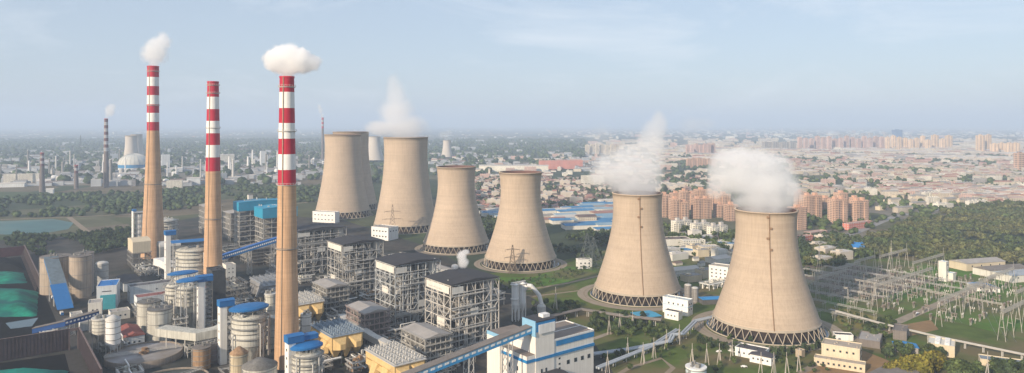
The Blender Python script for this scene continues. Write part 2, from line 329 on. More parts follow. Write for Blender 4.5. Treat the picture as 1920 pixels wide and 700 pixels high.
chimney('small stub banded chimney at the refinery edge', 143, 354, 310, 6, 7, 8, [315,320,325], [], group='distant chimneys', pA=dusky, pB=pale_p, sh=dull)
# ------------------------------------------------------------ power plant
def frame(b, x0, x1, y0, y1, z0, z1, nx, ny, nz, wd=.7, m=0, brace=.5, seed=0, rail=True, inner=False):
    rr = random.Random(seed); X = [x0+(x1-x0)*i/nx for i in range(nx+1)]; Y = [y0+(y1-y0)*i/ny for i in range(ny+1)]; Z = [z0+(z1-z0)*i/nz for i in range(nz+1)]
    for i, x in enumerate(X):
        for j, y in enumerate(Y):
            if inner or i in (0, nx) or j in (0, ny): b.bar((x,y,z0), (x,y,z1), wd, m)
    for z in Z[1:]:
        for y in (y0, y1): b.bar((x0,y,z), (x1,y,z), wd*.75, m)
        for x in (x0, x1): b.bar((x,y0,z), (x,y1,z), wd*.75, m)
        if rail:
            for y, s in ((y0,-1),(y1,1)): b.bar((x0-1.2,y+s*1.2,z+.9), (x1+1.2,y+s*1.2,z+.9), .22, m); b.box(x0-1.2, x1+1.2, min(y,y+s*1.3), max(y,y+s*1.3), z-.16, z-.04, m)
            for x, s in ((x0,-1),(x1,1)): b.bar((x+s*1.2,y0-1.2,z+.9), (x+s*1.2,y1+1.2,z+.9), .22, m); b.box(min(x,x+s*1.3), max(x,x+s*1.3), y0, y1, z-.2, z-.08, m)
    for k in range(nz):
        for i in range(nx):
            if rr.random() < brace:
                a, c = (X[i], X[i+1]) if rr.random() < .5 else (X[i+1], X[i])
                for y in (y0, y1): b.bar((a,y,Z[k]), ((a+c)/2 if rr.random() < .4 else c, y, Z[k+1]), wd*.6, m)
        for j in range(ny):
            if rr.random() < brace:
                a, c = (Y[j], Y[j+1]) if rr.random() < .5 else (Y[j+1], Y[j])
                for x in (x0, x1): b.bar((x,a,Z[k]), (x,c,Z[k+1]), wd*.6, m)
def clutter(b, x0, x1, y0, y1, z, n, seed, hmax=3.0, mats=(0,)):
    """ducts, boxes, vents and pipe runs on a deck"""
    rr = random.Random(seed)
    for _ in range(n):
        x, y = rr.uniform(x0, x1), rr.uniform(y0, y1); k = rr.random(); m = rr.choice(mats)
        if k < .45: a, c, h = rr.uniform(.8, 3), rr.uniform(.8, 3), rr.uniform(.6, hmax); b.box(x-a/2, x+a/2, y-c/2, y+c/2, z, z+h, m)
        elif k < .7: b.drum(rr.uniform(.4,1.3), z, z+rr.uniform(.8,hmax), x, y, 10, m)
        else:
            h = rr.uniform(.6, hmax*.8); x2, y2 = (rr.uniform(x0,x1), y) if rr.random() < .5 else (x, rr.uniform(y0,y1))
            b.tube((x,y,z+h), (x2,y2,z+h) if (x2-x)**2+(y2-y)**2 > 1 else (x+2,y,z+h), .3, m=m, n=6); b.bar((x,y,z), (x,y,z+h), .3, m)
def boiler(label, loc, L, M, h, seed, wmat=steel):
    rr = random.Random(seed); t = T('boiler_house', label, 'boiler house', loc, A0, 'boiler houses in a row')
    b = MB(); frame(b, 0, L, 0, M, 0, h, 6, 4, 6, .62, 0, .8, seed, rail=False); frame(b, L*.17, L*.83, M*.12, M*.85, 0, h, 4, 3, 7, .4, 0, .3, seed+9, rail=False); b.build('steel_frame', wmat, t)
    b = MB()
    for k in range(1, 12):
        z = h*k/12; s_ = rr.random()
        if s_ < .55: a_ = rr.uniform(0,.4)*L; e_ = a_+rr.uniform(.3,.6)*L; b.box(a_, min(e_,L), -1.3, 0, z-.15, z); b.bar((a_,-1.25,z+1), (min(e_,L),-1.25,z+1), .16)
        if rr.random() < .55: a_ = rr.uniform(0,.4)*M; e_ = a_+rr.uniform(.3,.6)*M; b.box(-1.3, 0, a_, min(e_,M), z-.15, z); b.bar((-1.25,a_,z+1), (-1.25,min(e_,M),z+1), .16)
    b.build('walkway', lgrey, t)
    b = MB()
    for k in range(1, 8):
        z = h*k/8; b.box(rr.choice((3,L*.3)), rr.choice((L-3,L*.7)), rr.choice((2.5,M*.3)), M-3, z-.2, z)
    b.build('floor_grating', mat('grating', (.12,.12,.115), .8, var=.25), t)
    b = MB(); b.box(L*.28, L*.72, M*.22, M*.75, h*.12, h*.93); b.box(L*.72, L*.93, M*.3, M*.7, h*.3, h*.8); b.prism([(L*.3,M*.24),(L*.7,M*.24),(L*.6,M*.4),(L*.4,M*.4)], h*.04, h*.12)
    for i in range(9): b.bar((L*.28-.3, M*.22+(M*.53)*i/8, h*.12), (L*.28-.3, M*.22+(M*.53)*i/8, h*.93), .4)
    for i in range(9): b.bar((L*.28+(L*.44)*i/8, M*.22-.3, h*.12), (L*.28+(L*.44)*i/8, M*.22-.3, h*.93), .4)
    b.build('boiler', casing, t)
    b = MB()
    for k in range(60):
        f = rr.randrange(0, 8); z = h*f/8+.1; x = rr.uniform(1.5, L-4); y = rr.uniform(1, M*.18) if rr.random() < .55 else rr.uniform(1, M-5)
        if rr.random() < .5: b.tube((x,y,z+1.4), (x,y,z+rr.uniform(3,9)), rr.uniform(.4,1.1), n=8)
        else: b.box(x, x+rr.uniform(2,5), y, y+rr.uniform(1.5,4), z, z+rr.uniform(1.5,4.2))
    for k in range(10):
        z = h*rr.uniform(.1,.9); b.tube((1, -.4, z), (L*rr.uniform(.3,.95), -.4, z), .35, n=6)
    for k in range(7):
        x = L*rr.uniform(.05,.95); z = h*rr.uniform(.05,.5); b.tube((x,.6,z), (x,.6,z+h*rr.uniform(.15,.45)), .5, n=8)
    b.build('pipework', lgrey, t)
    for q in ((-.35, -.1, 2, M-2, h*.875, h*.985), (1, L*.25, -.35, -.1, h*.875, h*.975), (-.35, -.1, M*(.1+.12*(seed%4)), M*(.4+.12*(seed%4)), h*(.25+.125*(seed%3)), h*(.36+.125*(seed%3))), (L*(.3+.1*(seed%3)), L*(.46+.1*(seed%3)), -.3, -.08, h*(.25+.125*((seed+1)%3)), h*(.365+.125*((seed+1)%3)))): b = MB(); b.box(*q); b.build('cladding_panel', offwhite, t)
    b = MB(); b.gable(-1.5, L+1.5, -1.5, M+1.5, h+.9, h+3.6, ov=0, axis='y'); b.build('roof', darkroof, t)
    b = MB(); clutter(b, L*.62, L+1, 2, M-3, h-4.5, 10, seed, 4, (0,)); b.box(L*.82, L*.98, M*.15, M*.5, h*.8, h+.5); b.build('roof_duct', lgrey, t)
    b = MB(); x0, y0 = L+.2, M*.55
    for k in range(9): b.bar((x0+.8, y0, h*k/9), (x0+.8, y0+6, h*(k+.5)/9), 1.2, hd=.25); b.bar((x0+2.2, y0+6, h*(k+.5)/9), (x0+2.2, y0, h*(k+1)/9), 1.2, hd=.25)
    for dx, dy in ((0,0),(3,0),(0,6),(3,6)): b.bar((x0+dx,y0+dy,0), (x0+dx,y0+dy,h), .35)
    b.build('stair_tower', wmat, t)
    return t
def P_top(u, v, h): return P(u, v, h)
pB1 = P_top(845, 537, 53); pB2 = P_top(741, 500, 53); pB3 = P_top(642, 461, 53); pB4 = P_top(557, 436, 52)
boiler('nearest boiler house with dark flat gable roof and pale open steel frame', pB1, 47, 38, 53, 1, mat('bright_steel', (.58,.55,.50), .6, var=.18, scale=.3))
boiler('second boiler house from the camera, between two dark-roofed neighbours', pB2, 47, 38, 53, 2, mat('blue_grey_steel', (.48,.50,.50), .6, var=.2, scale=.3))
boiler('third boiler house, brownish open frame under a dark roof', pB3, 47, 38, 53, 3, steel)
boiler('farthest dark-roofed boiler house, right behind the nearest chimney', pB4, 62, 40, 52, 4, steel)
def small_frame(label, loc, L, M, h, seed, m, roofm, cat='frame building', grp='open frame annexes'):
    t = T('frame_building', label, cat, loc, A0, grp); rr = random.Random(seed)
    b = MB(); frame(b, 0, L, 0, M, 0, h, 5, 5, 5, .55, 0, .3, seed); b.build('steel_frame', m, t)
    b = MB(); b.box(2, L-2, 2, M-2, h*.35, h-.3); b.prism([(4,4),(L-4,4),(L-6,8),(L-6,M-8),(4,M-8)], h*.1, h*.34)
    b.build('casing', casing, t)
    b = MB()
    for k in range(16): b.box(*(lambda x, y, z: (x, x+2, y, y+2, z, z+1.8))(rr.choice([rr.uniform(0,L-2), .1]), rr.uniform(.1,M-2), h/5*rr.randrange(1,5)+.1))
    b.build('ductwork', lgrey, t)
    b = MB(); b.gable(0, L, 0, M, h+.2, h+2.6, ov=.8, axis='y'); b.build('roof', roofm, t); return t
lav = mat('mauve_steel', (.36,.29,.27), .7, var=.2, scale=.3)
small_frame('small grey frame block before the nearest boiler house', P_top(797, 637, 24), 22, 34, 24, 5, steel, greyroof)
small_frame('small mauve frame block before the second boiler house', P_top(684, 590, 24), 22, 34, 24, 6, lav, greyroof)
small_frame('small frame block right behind the yellow precipitators, before the third boiler house', P_top(612, 541, 24), 22, 32, 24, 7, steel, greyroof)
# older boiler unit behind the chimneys
small_frame('tall grey shed on a steel frame just right of the middle chimney', P_top(432, 401, 42), 36, 34, 42, 8, steel, greyroof, 'boiler house', 'older boiler units')
small_frame('ragged steel frame just left of the middle chimney', P_top(384, 388, 46), 26, 34, 46, 9, steel, greyroof, 'boiler house', 'older boiler units')
small_frame('low dim frame block behind the blue inclined gallery', P_top(470, 470, 20), 40, 40, 20, 10, steel_d, browngrey, 'boiler house', 'older boiler units')
def blue_top(label, loc, L, M, h, hb, seed):
    t = T('boiler_house', label, 'boiler house', loc, A0, 'older boiler units')
    b = MB(); frame(b, 0, L, 0, M, 0, h, 4, 4, 7, .8, 0, .5, seed); b.build('steel_frame', steel, t)
    b = MB(); b.box(L*.25, L*.75, M*.2, M*.8, 4, h-.5); b.build('boiler', casing, t)
    b = MB(); b.box(-1.5, L+1.5, -1.5, M+1.5, h+.3, h+hb); b.gable(-1.5, L+1.5, -1.5, M+1.5, h+hb, h+hb+1.6, ov=.3, axis='y'); b.build('blue_cladding', cyan, t)
    b = MB(); clutter(b, 2, L-2, 2, M-2, h+hb+.9, 6, seed, 4); b.build('roof_vent', lgrey, t)
    b = MB()
    for k in range(1, 7): b.box(.5, L-.5, .5, M-.5, h*k/7-.25, h*k/7)
    b.build('floor_grating', steel_d, t)
blue_top('near boiler house capped by a bright blue cladding box, close to the thick chimney', P_top(494, 397, 58), 46, 34, 48, 14, 11)
blue_top('far boiler house capped by a long bright blue cladding box', P_top(449, 384, 62), 62, 24, 52, 13, 12)
for lb, uv, h, L, M in [('white lift shaft standing between the two blue-capped boiler houses', (466,366), 66, 7, 6)]:
    t = T('lift_shaft', lb, 'lift shaft', P_top(*uv, h), A0); b = MB(); b.box(0,L,0,M,0,h); b.build('wall', offwhite, t); b = MB(); b.box(-.4,L+.4,-.4,M+.4,h,h+.6); b.build('roof', browngrey, t)
# precipitators
def precip(label, loc, L, M, h, seed, m, deck=lgrey):
    t = T('dust_precipitator', label, 'precipitator', loc, A0, 'dust precipitators'); rr = random.Random(seed)
    b = MB(); frame(b, 2, L-2, 3, M-3, 0, h*.42, 3, 5, 1, .7, 0, .6, seed, rail=False); b.build('leg_frame', steel_d, t)
    z0, z1, z2, z3, z4 = h*.40, h*.55, h*.70, h*.84, h
    b = MB(); sec = [(z0, 0), (z1, 0), (z1+.01, 0), (z2, 1.6), (z3, 0), (z4, 0)]
    b.box(0, L, 0, M, z1, z4-.01)
    for s, x in ((-1, 0), (1, L)):                                # bulging collars along both long sides
        for za, zb in ((z1, z2+.6), (z2+1.0, z4-.5)):
            zm = (za+zb)/2; b.add([(x,2,za),(x,M-2,za),(x+s*2,4,zm),(x+s*2,M-4,zm),(x,2,zb),(x,M-2,zb)], [(0,1,3,2),(2,3,5,4),(0,2,4),(1,5,3)])
    for s, y in ((-1, 0), (1, M)):                                # inlet and outlet funnels
        for k in range(2):
            xa, xb = L*(.04+.5*k), L*(.46+.5*k); xm = (xa+xb)/2
            b.add([(xa,y+s*.02,z1),(xb,y+s*.02,z1),(xb,y+s*.02,z4-1.5),(xa,y+s*.02,z4-1.5),(xm-2,y+s*6,z1+1),(xm+2,y+s*6,z1+1),(xm+2,y+s*6,z1+5),(xm-2,y+s*6,z1+5)], [(0,1,5,4),(1,2,6,5),(2,3,7,6),(3,0,4,7),(4,5,6,7)])
    for x in (0,):                                                # slanted buttress on the sunlit side
        for y in [M*.15, M*.5]: b.add([(x-.02,y,z4-1),(x-.02,y+M*.22,z4-1),(x-5,y+M*.05,z0),(x-5,y+M*.17,z0),(x-.02,y,z0),(x-.02,y+M*.22,z0)], [(0,1,3,2),(0,2,4),(1,5,3),(2,3,5,4)])
    b.build('casing', m, t)
    b = MB(); nx, ny = 3, 6
    for i in range(nx):
        for j in range(ny):
            cx, cy = L*(i+.5)/nx, M*(j+.5)/ny; r = L/nx*.46; q = M/ny*.46
            vs = [(cx-r,cy-q,z1-.02),(cx+r,cy-q,z1-.02),(cx+r,cy+q,z1-.02),(cx-r,cy+q,z1-.02)]+[(cx+a*.7,cy+c*.7,z0-4) for a, c in ((-1,-1),(1,-1),(1,1),(-1,1))]
            b.add(vs, [(0,4,5,1),(1,5,6,2),(2,6,7,3),(3,7,4,0),(4,7,6,5)])
    b.build('dust_hopper', m, t)
    b = MB()
    for i in range(5):
        for j in range(11):
            x, y = L*(i+.5)/5+rr.uniform(-.3,.3), M*(j+.5)/11; b.box(x-.7, x+.7, y-.7, y+.7, z4+.1, z4+1.5+rr.uniform(0,.9)); b.drum(.35, z4+1.5, z4+3, x, y, 8)
    for i in range(6): b.bar((L*i/5, 0, z4+1.3), (L*i/5, M, z4+1.3), .25)
    b.box(-.8, L+.8, -.8, M+.8, z4-.25, z4+.12); b.build('roof_deck', deck, t)
    b = MB()
    for p, q in [((-.7,-.7),(L+.7,-.7)),((L+.7,-.7),(L+.7,M+.7)),((-.7,-.7),(-.7,M+.7)),((-.7,M+.7),(L+.7,M+.7))]:
        b.bar((*p,z4+1.3), (*q,z4+1.3), .15)
    b.build('railing', lgrey, t); return t
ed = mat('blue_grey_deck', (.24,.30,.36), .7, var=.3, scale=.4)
precip('yellow precipitator nearest the camera, bottom edge beside the blue-striped gallery', P_top(740, 687, 22), 23, 42, 22, 1, yellow, lgrey)
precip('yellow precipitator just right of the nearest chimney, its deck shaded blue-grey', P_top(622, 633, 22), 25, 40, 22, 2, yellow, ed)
precip('yellow precipitator mostly hidden behind the nearest chimney', P_top(556, 573, 22), 25, 40, 22, 3, yellow, lgrey)
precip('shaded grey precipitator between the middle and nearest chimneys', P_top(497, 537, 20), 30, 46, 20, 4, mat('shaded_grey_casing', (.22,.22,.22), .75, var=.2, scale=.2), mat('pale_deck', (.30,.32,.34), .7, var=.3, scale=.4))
# flue gas absorbers
def absorber(label, u, v, r, h, lift=None, canopy=True, seed=0, taper=True, body=tank_w, cap=blue):
    loc = P(u, v); t = T('flue_gas_absorber', label, 'absorber', loc, A0, 'flue gas absorbers'); rr = random.Random(seed)
    b = MB(); k = .62 if taper else 1
    prof = [(r*k, 0), (r*k, h*.22), (r, h*.42), (r, h*.62), (r*.98, h*.62+.1), (r*.98, h*.9), (r*.7, h*.94)]
    b.lathe(prof, n=36); b.lathe([(r*.7, h*.94), (.1, h*.965)], n=36); b.build('tank', body, t)
    b = MB()
    for z in (h*.42, h*.55, h*.64, h*.73, h*.82, h*.9):
        b.lathe([(r-.1, z), (r+.5, z), (r+.5, z+.35), (r-.1, z+.35)], n=36)
    for z in (h*.55, h*.73, h*.9):
        b.lathe([(r+.3, z), (r+1.8, z), (r+1.8, z+.15), (r+.3, z+.15)], n=36); b.lathe([(r+1.75, z+1.1), (r+1.75, z+1.3)], n=36)
        for i in range(18): a = 2*math.pi*i/18; b.bar((math.cos(a)*(r+1.75), math.sin(a)*(r+1.75), z), (math.cos(a)*(r+1.75), math.sin(a)*(r+1.75), z+1.3), .15)
    for i in range(12): a = 2*math.pi*(i+.4)/12; b.bar((math.cos(a)*(r+.3), math.sin(a)*(r+.3), h*.42), (math.cos(a)*(r*k+1), math.sin(a)*(r*k+1), 0), .4)
    b.build('ring_platform', steel_d, t)
    b = MB()
    for i in range(5):
        a = rr.uniform(3.4, 6); x, y = math.cos(a)*(r+1), math.sin(a)*(r+1); z = h*rr.uniform(.6,.95); b.path([(x*.9,y*.9,z), (x*1.08,y*1.08,z), (x*1.08,y*1.08,h*.2)], .5, 8)
    clutter(b, -r*.6, r*.6, -r*.6, r*.6, h*.95, 14, seed, 3); b.build('spray_pipe', lgrey, t)
    if canopy:
        b = MB(); zc = h*1.04; n = 28; a_, c_ = r*1.15, r*.8
        for za, sc_, in ((0, 1),): pass
        prof2 = [(1.0, 0), (1.0, 1.2), (.8, 2.4), (.45, 3.1), (.01, 3.4)]
        vs = [(a_*s_*math.cos(2*math.pi*i/n), c_*s_*math.sin(2*math.pi*i/n), zc+z) for s_, z in prof2 for i in range(n)]
        b.add(vs, [(j*n+i, j*n+(i+1)%n, (j+1)*n+(i+1)%n, (j+1)*n+i) for j in range(4) for i in range(n)]+[tuple(range(n-1,-1,-1))]); b.build('canopy', cap, t)
        b = MB()
        for i in range(8): a = 2*math.pi*i/8; b.bar((a_*.85*math.cos(a), c_*.85*math.sin(a), h*.9), (a_*.85*math.cos(a), c_*.85*math.sin(a), zc+.1), .35)
        b.build('canopy_post', lgrey, t)
    return t
def lift_tower(label, u, vtop, h, L, M, capm=blue, ext=8, z_lat=True):
    t = T('lift_tower', label, 'lift tower', P_top(u, vtop, h), A0, 'lift towers with blue caps')
    b = MB(); b.box(0, L*.62, 0, M, 0, h); b.build('wall', white, t)
    b = MB(); frame(b, L*.7, L*1.25, .2, M-.2, 0, h, 1, 1, 12, .3, 0, 1, 1, rail=False)
    for k in range(12): b.box(L*.7, L*1.25, .2, M-.2, h*k/12-.1, h*k/12+.05)
    b.build('stair_frame', steel_d, t)
    b = MB(); b.box(-.5, L*1.3, -.5, M+.5, h+.01, h+4.5); b.gable(-.5, L*1.3, -.5, M+.5, h+4.5, h+5.3, ov=.3); b.build('cap', capm, t)
    if ext: b = MB(); b.box(L*1.3, L*1.3+ext, .3, M-.3, h+.3, h+3.5); b.build('bridge', capm, t)
    b = MB()
    for k in range(6): b.box(-.08, .03, M*.35, M*.6, h*(.1+.15*k), h*(.1+.15*k)+1.6)
    b.build('window', glass, t)
lift_tower('white lift tower with blue cap in front of the nearest chimney base', 541, 646, 36, 8, 7, ext=10)
absorber('pale absorber tank under a blue canopy, bottom right of the nearest chimney', 575, 742, 9.5, 31, seed=1, taper=False)
lift_tower('latticed lift tower with blue cap left of the nearest chimney', 413, 577, 43, 8, 7, ext=0)
absorber('waisted absorber tank under a blue oval canopy left of the nearest chimney', 467, 686, 12.5, 41, seed=2)
lift_tower('lift tower with blue cap touching the foot of the middle chimney', 372, 530, 46, 9, 8, ext=0)
absorber('slim absorber tank left of the lift tower at the middle chimney', 351, 622, 8.5, 42, canopy=False, seed=3)
absorber('slim absorber tank second to the left of the lift tower at the middle chimney', 328, 612, 8, 40, canopy=False, seed=4)
def canopy_deck(label, u, v, h, a_, c_, rz=38):
    """free standing blue roof over tank tops"""
    t = T('canopy_roof', label, 'canopy', P_top(u, v, h), rz, 'blue canopy roofs'); n = 26; b = MB()
    vs = [(a_*s_*math.cos(2*math.pi*i/n), c_*s_*math.sin(2*math.pi*i/n), h+z) for s_, z in ((1,-1),(1,0),(.7,1),(.01,1.5)) for i in range(n)]
    b.add(vs, [(j*n+i, j*n+(i+1)%n, (j+1)*n+(i+1)%n, (j+1)*n+i) for j in range(3) for i in range(n)]+[tuple(range(n-1,-1,-1))]); b.build('roof', blue, t)
    b = MB()
    for i in range(6): a = 2*math.pi*i/6; b.bar((a_*.7*math.cos(a), c_*.7*math.sin(a), 0), (a_*.7*math.cos(a), c_*.7*math.sin(a), h-.9), .5)
    b.build('post', lgrey, t)
canopy_deck('blue oval canopy joined to the lift tower at the middle chimney', 357, 524, 49, 11, 7)
canopy_deck('blue oval canopy above the second slim absorber tank', 343, 511, 46, 13, 7)
lift_tower('white lift tower with blue cap standing just right of the tallest chimney', 311, 442, 56, 8, 8, ext=0)
absorber('wide pale absorber with ribbed crown under a flat blue roof, right of the tallest chimney', 362, 538, 18, 46, canopy=False, seed=5, taper=False)
absorber('wide absorber drum in front of the ribbed one, left of the middle chimney', 356, 560, 16, 24, canopy=False, seed=6, taper=False)
t = T('canopy_roof', 'flat blue sheet roof over the ribbed wide absorber', 'canopy', P(362, 538), A0-8, 'blue canopy roofs')
b = MB(); b.gable(-22, 20, -10, 8, 51, 53, ov=0); b.build('roof', blue, t); b = MB()
for x in (-20, 18):
    for y in (-8, 6): b.bar((x,y,0), (x,y,51), .5)
b.build('post', lgrey, t)
absorber('dim absorber drum half hidden behind the tallest chimney', 309, 462, 17, 42, canopy=False, seed=7, taper=False)
def silo(label, u, v, r, h, m=silo_c, roofm=browngrey, seed=0, kind='silo', legs=0, cone=0, grp='storage silos', domed=False, rings=4, loc=None):
    t = T(kind, label, kind.replace('_', ' '), loc or P(u, v), A0, grp); z0 = legs
    b = MB()
    if legs: b.cone(r, z0, z0+.01, n=28); b.lathe([(r*.25, z0*.45), (r, z0)], n=28)
    b.drum(r, z0, h, n=32)
    b.build('body', m, t)
    if cone: b = MB(); b.lathe([(r+.3, h), (r+.3, h+.4), (r*.18, h+cone), (.05, h+cone)], n=24); b.build('conical_roof', roofm, t)
    elif domed: b = MB(); b.dome(r, h, r*.35, n=28); b.build('dome_roof', roofm, t)
    else: b = MB(); b.drum(r+.4, h+.01, h+.9, n=32); b.build('roof', roofm, t)
    b = MB()
    for k in range(rings):
        z = z0+(h-z0)*(k+.7)/rings; b.lathe([(r-.05, z), (r+.25, z), (r+.25, z+.4), (r-.05, z+.4)], n=32)
    for i in range(10): z = z0+(h-z0)*i/10; b.bar((-r-.4, -1, z), (-r-.4, 1.2, z+(h-z0)/10), .4)
    if not cone and not domed: clutter(b, -r*.6, r*.6, -r*.6, r*.6, h+.9, 7, seed, 3)
    b.build('walkway', steel_d, t)
    if legs:
        for i in range(6):
            a = 2*math.pi*i/6; b = MB(); b.bar((r*.92*math.cos(a), r*.92*math.sin(a), 0), (r*.92*math.cos(a), r*.92*math.sin(a), z0+.5), .6); b.build('leg', lgrey, t)
    return t
silo('tall slim pale vessel standing left of the nearest chimney shaft', 508, 652, 4.6, 43, tank_w, lgrey, 1, 'gas_vessel', grp='slim vessels', rings=8)
silo('white slim vessel with a rail top right of the nearest chimney, above its blue canopy', 574, 650, 4, 26, white, lgrey, 2, 'gas_vessel', grp='slim vessels')
silo('pale vessel peeping right of the middle chimney', 408, 545, 6, 24, tank_w, lgrey, 3, 'gas_vessel', grp='slim vessels')
silo('small tank with rusty cone roof left of the latticed lift tower base', 448, 722, 5.8, 22, mat('yellowed_tank', (.55,.47,.33), .7, var=.2, scale=.2, streak=.3), tank_r, 4, 'storage_tank', cone=4.5, grp='cone roofed tanks')
silo('wide tank with ribbed grey cone roof at the nearest chimney foot', 487, 745, 11, 21, tank_w, casing, 5, 'storage_tank', cone=5, grp='cone roofed tanks')
silo('brown cylindrical tank beside the circular basin', 378, 690, 6.2, 15, tank_r, browngrey, 6, 'storage_tank', grp='brown tanks')
silo('second brown tank behind the one next to the basin', 397, 678, 6.0, 14, mat('mauve_tank', (.22,.18,.17), .8, var=.2), browngrey, 7, 'storage_tank', grp='brown tanks')
silo('nearer grimy reactor tank with slab top above the white duct', 300, 638, 9.5, 26, tank_w, casing, 8, 'reactor_tank', grp='grimy reactor tanks', rings=3)
silo('farther grimy reactor tank with slab top beside the red-roofed hall', 279, 620, 9, 25, tank_w, casing, 9, 'reactor_tank', grp='grimy reactor tanks', rings=3)
silo('broad cream concrete silo left of the blue inclined gallery', 104, 548, 14, 38, silo_c, browngrey, 10, rings=3)
silo('slimmer cream silo right of the blue inclined gallery', 151, 556, 10, 42, silo_c, browngrey, 11, rings=3)
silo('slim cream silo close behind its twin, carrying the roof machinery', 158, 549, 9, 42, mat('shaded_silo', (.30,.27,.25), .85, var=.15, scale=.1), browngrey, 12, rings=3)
silo('small grey tank left of the pair behind the white blue-roofed building', 169, 536, 5.5, 15, mat('bluish_tank', (.30,.36,.40), .7, var=.2), lgrey, 13, 'storage_tank', grp='small tank pair', domed=True)
silo('tall small grey tank right of the pair behind the white blue-roofed building', 191, 538, 6.5, 26, mat('pale_tank', (.44,.45,.44), .7, var=.2), lgrey, 14, 'storage_tank', grp='small tank pair', domed=True)
silo('white silo on legs with a sandy pipe on top, left of the basin', 212, 668, 5.2, 29, white, lgrey, 15, legs=10, cone=3)
silo('pale drum on a dark stand beside the blue dotted gallery', 191, 656, 7, 25, tank_w, lgrey, 16, legs=14, grp='storage silos')
silo('left one of the grey silo twins behind the pump house', 1290, 562, 3.6, 15, mat('grey_silo', (.27,.26,.25), .8, streak=.2), lgrey, 17, grp='grey silo twins', domed=True)
silo('right one of the grey silo twins behind the pump house', 1303, 566, 3.4, 14, mat('grey_silo', (.27,.26,.25)), lgrey, 18, grp='grey silo twins', domed=True)
silo('low round white tank cut by the bottom edge amid the grass', 1305, 716, 7, 10, mat('pale_round_tank', (.50,.60,.62), .6, var=.1), white, 19, 'storage_tank', grp='low round tanks')
# generic building with walls, roof and separate windows
def house(name, label, loc, L, M, h, wm, rm, roof='flat', rz=A0, win=None, cat='building', group=None, stripe=None, ridge=2.0, parapet=.9, wm2=glass, extra=None, axis='x'):
    """win: list of (face, start, end, count, z, width, height); face x = the face along local x (y=0), y = the face x=0"""
    t = T(name, label, cat, loc, rz, group); b = MB(); b.box(0, L, 0, M, 0, h); b.build('wall', wm, t)
    b = MB()
    if roof == 'flat':
        b.box(-.12, L+.12, -.12, .3, h, h+parapet); b.box(-.12, L+.12, M-.3, M+.12, h, h+parapet); b.box(-.12, .3, .3, M-.3, h, h+parapet); b.box(L-.3, L+.12, .3, M-.3, h, h+parapet); b.build('parapet', wm, t)
        b = MB(); b.box(.3, L-.3, .3, M-.3, h, h+.25)
        rr = random.Random(int(L*M)); 
        for _ in range(int(L*M/120)+1): x, y = rr.uniform(1.5, max(1.6, L-3)), rr.uniform(1.5, max(1.6, M-3)); b.box(x, x+1.3, y, y+1.1, h+.2, h+1.1)
    elif roof == 'gable': b.gable(0, L, 0, M, h+.02, h+ridge, ov=.7, axis=axis)
    elif roof == 'arch':
        n = 8; 
        for i in range(n):
            a0, a1 = math.pi*i/n, math.pi*(i+1)/n; y0, y1 = M/2-M/2*math.cos(a0), M/2-M/2*math.cos(a1); z0_, z1_ = h+ridge*math.sin(a0), h+ridge*math.sin(a1)
            b.add([(-.4,y0,z0_),(L+.4,y0,z0_),(L+.4,y1,z1_),(-.4,y1,z1_),(-.4,y0,h-.1),(L+.4,y0,h-.1),(L+.4,y1,h-.1),(-.4,y1,h-.1)], [(0,1,2,3),(0,3,7,4),(1,5,6,2)])
    b.build('roof', rm, t)
    for f, s, e, n, z, ww, wh in (win or []):
        for i in range(n):
            c = s+(e-s)*(i+.5)/n; m = MB()
            if f == 'x': m.box(c-ww/2, c+ww/2, -.12, .04, z, z+wh)
            elif f == 'y': m.box(-.12, .04, c-ww/2, c+ww/2, z, z+wh)
            m.build('window', wm2, t)
    for f, z, hh, m_ in (stripe or []):
        m = MB(); m.box(-.2, L+.2, -.2, .02, z, z+hh); m.box(-.2, .02, .02, M+.2, z, z+hh); m.box(L-.02, L+.2, .02, M+.2, z, z+hh); m.build('stripe', m_, t)
    return t
# white blue-striped transfer building in front
W0 = P_top(987.5, 679, 21.8)
t = T('transfer_building', 'big white building with blue stripes at the bottom edge, fed by a covered gallery', 'industrial building', W0, A0)
b = MB(); b.box(7.4, 62, 0, 30, 0, 31); b.box(0, 7.4, 0, 27, 0, 25); b.box(-2, 22, 27, 42, 0, 33); b.box(7.4, 24.1, -.4, 12.4, 31, 40); b.box(7.5, 24, -.45, 0, 2, 31)
b.build('wall', mat('warm_white_wall', (.74,.71,.65), .75, var=.06, scale=.06, streak=.08), t)
b = MB(); b.box(7.4, 62, 14.0, 14.4, 31, 31.9); b.box(24.2, 62.2, -.25, .1, 31, 32.2); b.box(61.9, 62.2, .1, 30, 31, 32.2); b.box(24.2, 62.2, 29.8, 30.1, 31, 32.2); b.build('parapet', white, t)
b = MB(); b.box(24.3, 61.8, .2, 29.7, 31.02, 31.5); b.box(.4, 7.3, .3, 26.8, 25.02, 25.3); b.box(-1.6, 21.6, 27.3, 41.6, 33.02, 33.3); b.build('roof', mat('brown_roof', (.22,.185,.16), .9, var=.15, scale=.1), t)
b = MB(); b.box(-.35, 7.4, -.3, 0, 20.6, 22.6); b.box(7.4, 62.25, -.75, 0, 20.6, 22.6); b.box(-.35, 0, 0, 27, 20.6, 22.6); b.box(26, 62.3, -.4, -.2, 27.2, 30.6); b.build('stripe', mat('stripe_blue', (.02,.20,.46), .6), t)
b = MB(); b.box(6.6, 7.39, -1.0, 13, 37, 47.5); b.build('pale_blue_panel', lblue, t)
b = MB(); b.box(-2.2, -1.9, 27.5, 42, 31.0, 33.6); b.build('pale_blue_panel', lblue, t)
b = MB(); b.box(7.4, 24.5, -1.0, 13, 40.1, 46.8); b.build('penthouse', mat('stripe_blue', (.02,.20,.46)), t)
b = MB(); b.box(9.6, 23.9, -1.4, -1.0, 38.6, 44.8); b.box(24.5, 24.8, .5, 12, 38.6, 44.8); b.build('white_panel', white, t)
